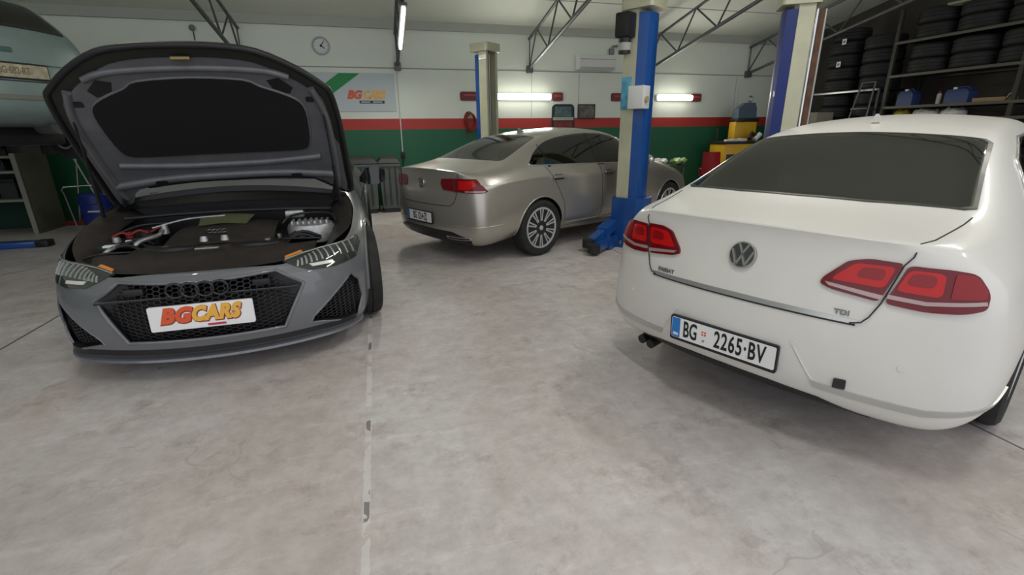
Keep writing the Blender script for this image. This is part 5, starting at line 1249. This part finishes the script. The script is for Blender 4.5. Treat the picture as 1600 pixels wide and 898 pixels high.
def tyre_proto():
    t = thing('stored_tyre', 'stored black tyre', 'tyre', (0, 0, -5), 0, 'tyres stacked on the racks')
    R, w = .325, .232; h = w/2
    prof = [(.205, -h+.02), (.235, -h), (R-.04, -h), (R-.012, -h+.018), (R, -h+.04), (R, -.032), (R-.008, -.028), (R-.008, -.022), (R, -.018), (R, .018), (R-.008, .022), (R-.008, .028), (R, .032), (R, h-.04), (R-.012, h-.018), (R-.04, h), (.235, h), (.205, h-.02), (.225, 0)]
    MB().lathe(prof, 32, closed=True).build('tyre_body', M_rubold, t, 35)
    return t
TP = tyre_proto(); first = [True]
def put_tyre(x, y, z, lab, grp):
    o = TP if first[0] else copy_tree(TP); first[0] = False
    o.location = (x, y, z+.116); o['label'] = lab; o['group'] = grp; return o
def stacks():
    nth = ['first', 'second', 'third', 'fourth', 'fifth']
    def level(k, n): return 'top' if k == n-1 else 'bottom' if k == 0 else ['', 'second', 'third', 'fourth'][k]
    for z0, nm in ((2.30, 'middle'), (2.84, 'top')):
        for i in range(5):
            y = 6.72-.675*i
            for k in range(2): put_tyre(RX0+.36+random.uniform(-.012, .012), y+random.uniform(-.008, .008), z0+.001+k*.234, '%s black tyre, %s pile from the ladder, %s shelf of the long rack' % (level(k, 2), nth[i], nm), 'tyres on the %s shelf of the long rack' % nm)
    for y, n in ((8.36, 5), (7.60, 4)):
        for k in range(n): put_tyre(RX0+.36+random.uniform(-.015, .015), y+random.uniform(-.01, .01), 2.106+k*.234, '%s black tyre of the %s stack on the corner rack' % (level(k, n), 'taller' if n == 5 else 'shorter'), 'tyres in the %s corner stack' % ('taller' if n == 5 else 'shorter'))
    for z0, n, nm in ((1.601, 2, 'upper'), (1.201, 1, 'lower')):
        for y, sd in ((8.36, 'left'), (7.62, 'right')):
            for k in range(n): put_tyre(RX0+.36, y, z0+k*.234, '%sblack tyre inside the corner rack, %s inner shelf, %s pile' % ('' if n == 1 else 'raised ' if k else 'lying ', nm, sd), 'tyres inside the corner rack')
    for (x, y, z) in ((RX0+.028, 8.24, 2.62), (RX0+.028, 8.20, 3.02)):
        t = thing('paper_label', 'small white paper label stuck on the %s of the taller corner tyre stack' % ('middle' if z < 3 else 'top'), 'label', (x, y, z))
        MB().box((-.006, -.045, -.05), (-.002, .045, .05)).build('label_sheet', M_platew, t)
        MB().box((-.008, -.02, -.02), (-.0065, .02, .02)).build('label_print', M_bin, t)
stacks()
def shelf_goods():
    def can(y, w, d, h, lab):
        t = thing('jerry_can', lab, 'jerry can', (RX0+.14, y, 1.781))
        MB().loft([[(-d/2, -w/2, 0), (d/2, -w/2, 0), (d/2, w/2, 0), (-d/2, w/2, 0)], [(-d/2, -w/2, h*.75), (d/2, -w/2, h*.75), (d/2, w/2, h*.75), (-d/2, w/2, h*.75)], [(-d/2+.02, -w/2+.06, h), (d/2-.02, -w/2+.06, h), (d/2-.02, w/2-.02, h), (-d/2+.02, w/2-.02, h)]]).build('can_body', M_can, t, 30)
        MB().tube([(0, w/2-.07, h-.01), (0, w/2-.07, h+.035)], .028, 12).build('can_cap', M_wplas, t, 40)
        MB().tube([(0, -w/2+.05, h*.9), (0, -w/2+.08, h+.03), (0, w/2-.13, h+.03), (0, w/2-.11, h*.95)], .012, 8).build('can_handle', M_can, t, 60)
    can(6.80, .26, .2, .24, 'blue jerry can on the rack shelf, nearest the ladder'); can(5.99, .34, .2, .21, 'wider blue jerry can in the middle of the rack shelf, with a pale edge')
    t = thing('cardboard_tray', 'flat brown cardboard tray on the rack shelf right of the wider blue can', 'tray', (RX0+.18, 5.55, 1.781))
    MB().box((-.14, -.22, 0), (.14, .20, .02), .003).box((-.14, -.22, .02), (-.13, .20, .055)).box((.13, -.22, .02), (.14, .20, .055)).build('tray_body', M_cardb, t); MB().tube([(0, -.16, .02), (-.02, -.2, .09), (-.04, -.27, .12)], .014, 8).build('bent_pipe', M_steel, t, 60)
    t = thing('spray_can', 'small pale spray can standing on the rack shelf between the blue cans', 'spray can', (RX0+.3, 6.42, 1.781))
    MB().lathe([(0, 0), (.033, 0), (.033, .16), (.02, .18), (.018, .2), (0, .2)], 16).build('can_body', M_wplas, t, 40); MB().lathe([(0, .18), (.022, .18), (.022, .215), (0, .215)], 12).build('can_cap', M_redhose, t, 40)
    for (y, w, col, lab) in ((6.50, .42, M_bag, 'crumpled white bag under the rack shelf, just above the white car roof'), (6.08, .36, M_bag, 'crumpled white bag right of the other white bag, above the white car roof'), (6.90, .26, mat('yellow_cloth', (.45, .40, .03), .8), 'yellow cloth bundle under the rack shelf, above the white car roof')):
        t = thing('bag' if col is M_bag else 'cloth_bundle', lab, 'bag' if col is M_bag else 'cloth', (RX0+.22, y, 1.563))
        b = MB().sphere((0, 0, .065), .12, 16, (1.3, w/.24, .75), 10)
        for v in b.bm.verts: k = .018*math.sin(v.co.y*57+v.co.z*41)+.012*math.sin(v.co.x*71+v.co.y*33); v.co.z = max(.0, v.co.z+k)
        b.build('bag_body', col, t, 50)
    t = thing('cardboard_box', 'tall pale cardboard box standing behind the ladder, beside the corner rack', 'box', (RX0-.42, 8.12, 0))
    MB().box((-.2, -.2, 0), (.2, .2, 1.72), .01).build('box_body', mat('pale_card', (.20, .20, .15), .8), t, 40); MB().box((-.205, -.02, 1.3), (.205, .02, 1.722)).build('tape_strip', M_cardb, t)
    # stepladder
    t = thing('stepladder', 'grey tubular ladder leaning on the rack in front of the tyre stacks', 'ladder', (RX0-.06, 7.45, 0))
    for y in (-.14, .12):
        MB().tube([(-.42, y*2.2, 0), (.0, y, 2.22)], .016, 8).build('side_rail', M_steeldk, t, 60)
    MB().tube([(0, -.14, 2.22), (0, .12, 2.22)], .016, 8).build('top_bar', M_steeldk, t, 60)
    for k in range(6):
        f = (k+.6)/7; y = .26-.06*f
        MB().box((-.42+.42*f-.05, -.30+.15*f, 2.2*f-.012), (-.42+.42*f+.05, .25-.12*f, 2.2*f+.012), .003).build('tread', M_steeldk, t, 40)
    t = thing('roof_sheet', 'pale flat panel lying on top of the rack at the upper right', 'panel', (RX0+.2, 6.15, 3.262))
    MB().box((-.2, -.35, 0), (.45, .28, .025), .003).build('panel', mat('pale_panel', (.30, .31, .22), .7), t, 40); MB().box((-.2, -.35, .025), (-.17, .28, .04)).build('panel_edge', M_shelf, t)
shelf_goods()

# ============================================================ the pale car up on the lift, far left
def lifted_car(loc, rz):
    root = thing('hatchback_car', 'pale blue hatchback raised high on a lift at the upper left corner', 'car', loc, rz)
    S = [
     (.22, [.66, .78, .80, .79, .745, .70], [.24, .36, .58, .80, .96, 1.0], 1.01, [.03, .03, .02, .0, -.02, -.02], 0),
     (.42, [.70, .80, .82, .81, .77, .67], [.22, .34, .58, .82, 1.0, 1.27], 1.28, Z6, -.05),
     (.72, [.72, .81, .825, .815, .775, .62], [.22, .34, .58, .82, 1.0, 1.45], 1.50, Z6, -.04),
     (1.3, [.72, .81, .825, .815, .775, .58], [.22, .34, .58, .82, .99, 1.50], 1.56, Z6, 0),
     (2.0, [.72, .81, .825, .815, .775, .57], [.22, .34, .58, .82, .97, 1.46], 1.52, Z6, 0),
     (2.6, [.72, .81, .825, .81, .76, .62], [.22, .34, .58, .80, .94, 1.1], 1.15, Z6, .08),
     (3.1, [.70, .80, .82, .79, .72, .64], [.22, .34, .56, .76, .88, .92], .95, Z6, .05),
     (3.6, [.62, .74, .76, .70, .62, .56], [.24, .34, .5, .64, .74, .76], .80, Z6, 0)]
    cap0 = [.10, .0, .02, .06, .10, .12]; cap1 = [3.62, 3.78, 3.8, 3.76, 3.7, 3.68]
    body, bvh = make_body(S, cap0, cap1, [('side', 3, (0, 7), .4)], 2)
    body.parent = root; body.data.materials.append(M_pale)
    F = Fr((0, 0, 0), (1, 0, 0), (0, 0, 1)); G = Fr((0, .37, 1.235), (1, 0, 0), Vector((0, .55, .62)))
    gp = [(-.60, -.17), (0, -.20), (.60, -.17), (.62, -.14), (.53, .20), (.5, .22), (-.5, .22), (-.53, .20), (-.62, -.14)]
    c = [(cabin(S, .5, 2.6), M_dark), (MB().prism([(x*.92, y*.86) for x, y in gp], G.o, G.u, G.v, (-.14, .3)), M_frit)]
    for sd in (1, -1): c += [(well(sd*.78, .72, .32, sd, .29), M_blackpl), (well(sd*.78, 3.1, .32, sd, .29), M_blackpl)]
    cut(body, c, [M_dark, M_frit, M_blackpl]); body.name = 'body'
    gl = patch('rear_window', bvh, G, gp, glass('tinted_glass_pale', (.35, .42, .38), .06), root, .003, .005, .05)
    patch('window_border', bvh, G, [(-.62, -.15), (0, -.18), (.62, -.15), (.61, -.19), (0, -.215), (-.61, -.19)], M_black, root, .006, .005, .05)
    for sd in (1, -1):
        Sd = Fr((0, 0, 0), (0, sd, 0), (0, 0, 1))
        patch('side_window', bvh, Sd, [(a*sd, b) for a, b in ((.62, 1.0), (.80, 1.27), (1.3, 1.33), (1.9, 1.31), (2.5, 1.0))], M_glassd, root, .003, .005, .06)
        patch('tail_light', bvh, Cyl(0, 1.0), [(Cyl(0, 1.0).uv((sd*x, y, 0))[0], z) for x, y, z in ((.72, .19, .86), (.775, .26, .85), (.79, .30, .80), (.785, .27, .68), (.74, .2, .69))], M_red, root, .008, .014, .03)
        for y0 in (.72, 3.1): wheel('wheel', root, sd*.70, y0, .295, .185, .19, sd, 5, False, cz=.19)
    patch('lip_moulding', bvh, F, [(-.45, .80), (.45, .80), (.47, .775), (-.47, .775)], M_pale, root, .02, .024, .05)
    patch('bumper_moulding', bvh, F, [(-.66, .50), (.66, .50), (.66, .46), (-.66, .46)], mat('bumper_dark', (.16, .17, .14), .6), root, .008, .014, .05)
    seam('lid_gap', bvh, F, [(-.58, .62), (.58, .62)], M_seam, root, .005, .001)
    h = hit(bvh, F, 0, .88); MB().box((-.055, h[0].y-.008, .86), (.055, h[0].y+.004, .905), .01).build('badge', mat('badge_green', (.06, .12, .11), .4), root, 40)
    pf, pl, P, u, v, n = plate(root, (0, hit(bvh, F, 0, .705)[0].y-.012, .705), (1, 0, 0), (0, 0, 1), main=M_plateold)
    text('plate_letters', 'BG·682-RT', .085, mat('faded_ink', (.18, .15, .09), .6), P(0, 0, .0075), u, v, pl, .62, bold=.0015)
    MB().prism([(-.258, -.054), (-.222, -.054), (-.222, .054), (-.258, .054)], P(0, 0), u, v, (.006, .0075)).build('plate_band', mat('plate_purple', (.08, .06, .14), .5), pl)
    m = MB().box((-.5, .45, .05), (.5, 1.3, .27), .04); m.box((-.55, 1.3, .16), (.55, 3.3, .27), .02); m.box((-.62, .64, .10), (.62, .80, .22), .02); m.tube([(.35, .2, .22), (.35, .8, .24), (.1, 1.4, .22), (.1, 2.6, .22)], .035, 10); m.build('underbody', M_blackpl, root, 40)
    mb = MB().tube([(.32, .18, .24), (.32, .62, .24)], .085, 14); mb.build('silencer', M_dark, root, 40)
    return root
lifted_car((-3.06, 5.70, 1.30), math.radians(57))
# ============================================================ cars
white_car((1.55, 1.76, 0), -math.radians(67.0))
silver_car((.43, 5.61, 0), -math.radians(63.8))
grey_car((-1.07, 2.94, 0), math.radians(1.2))
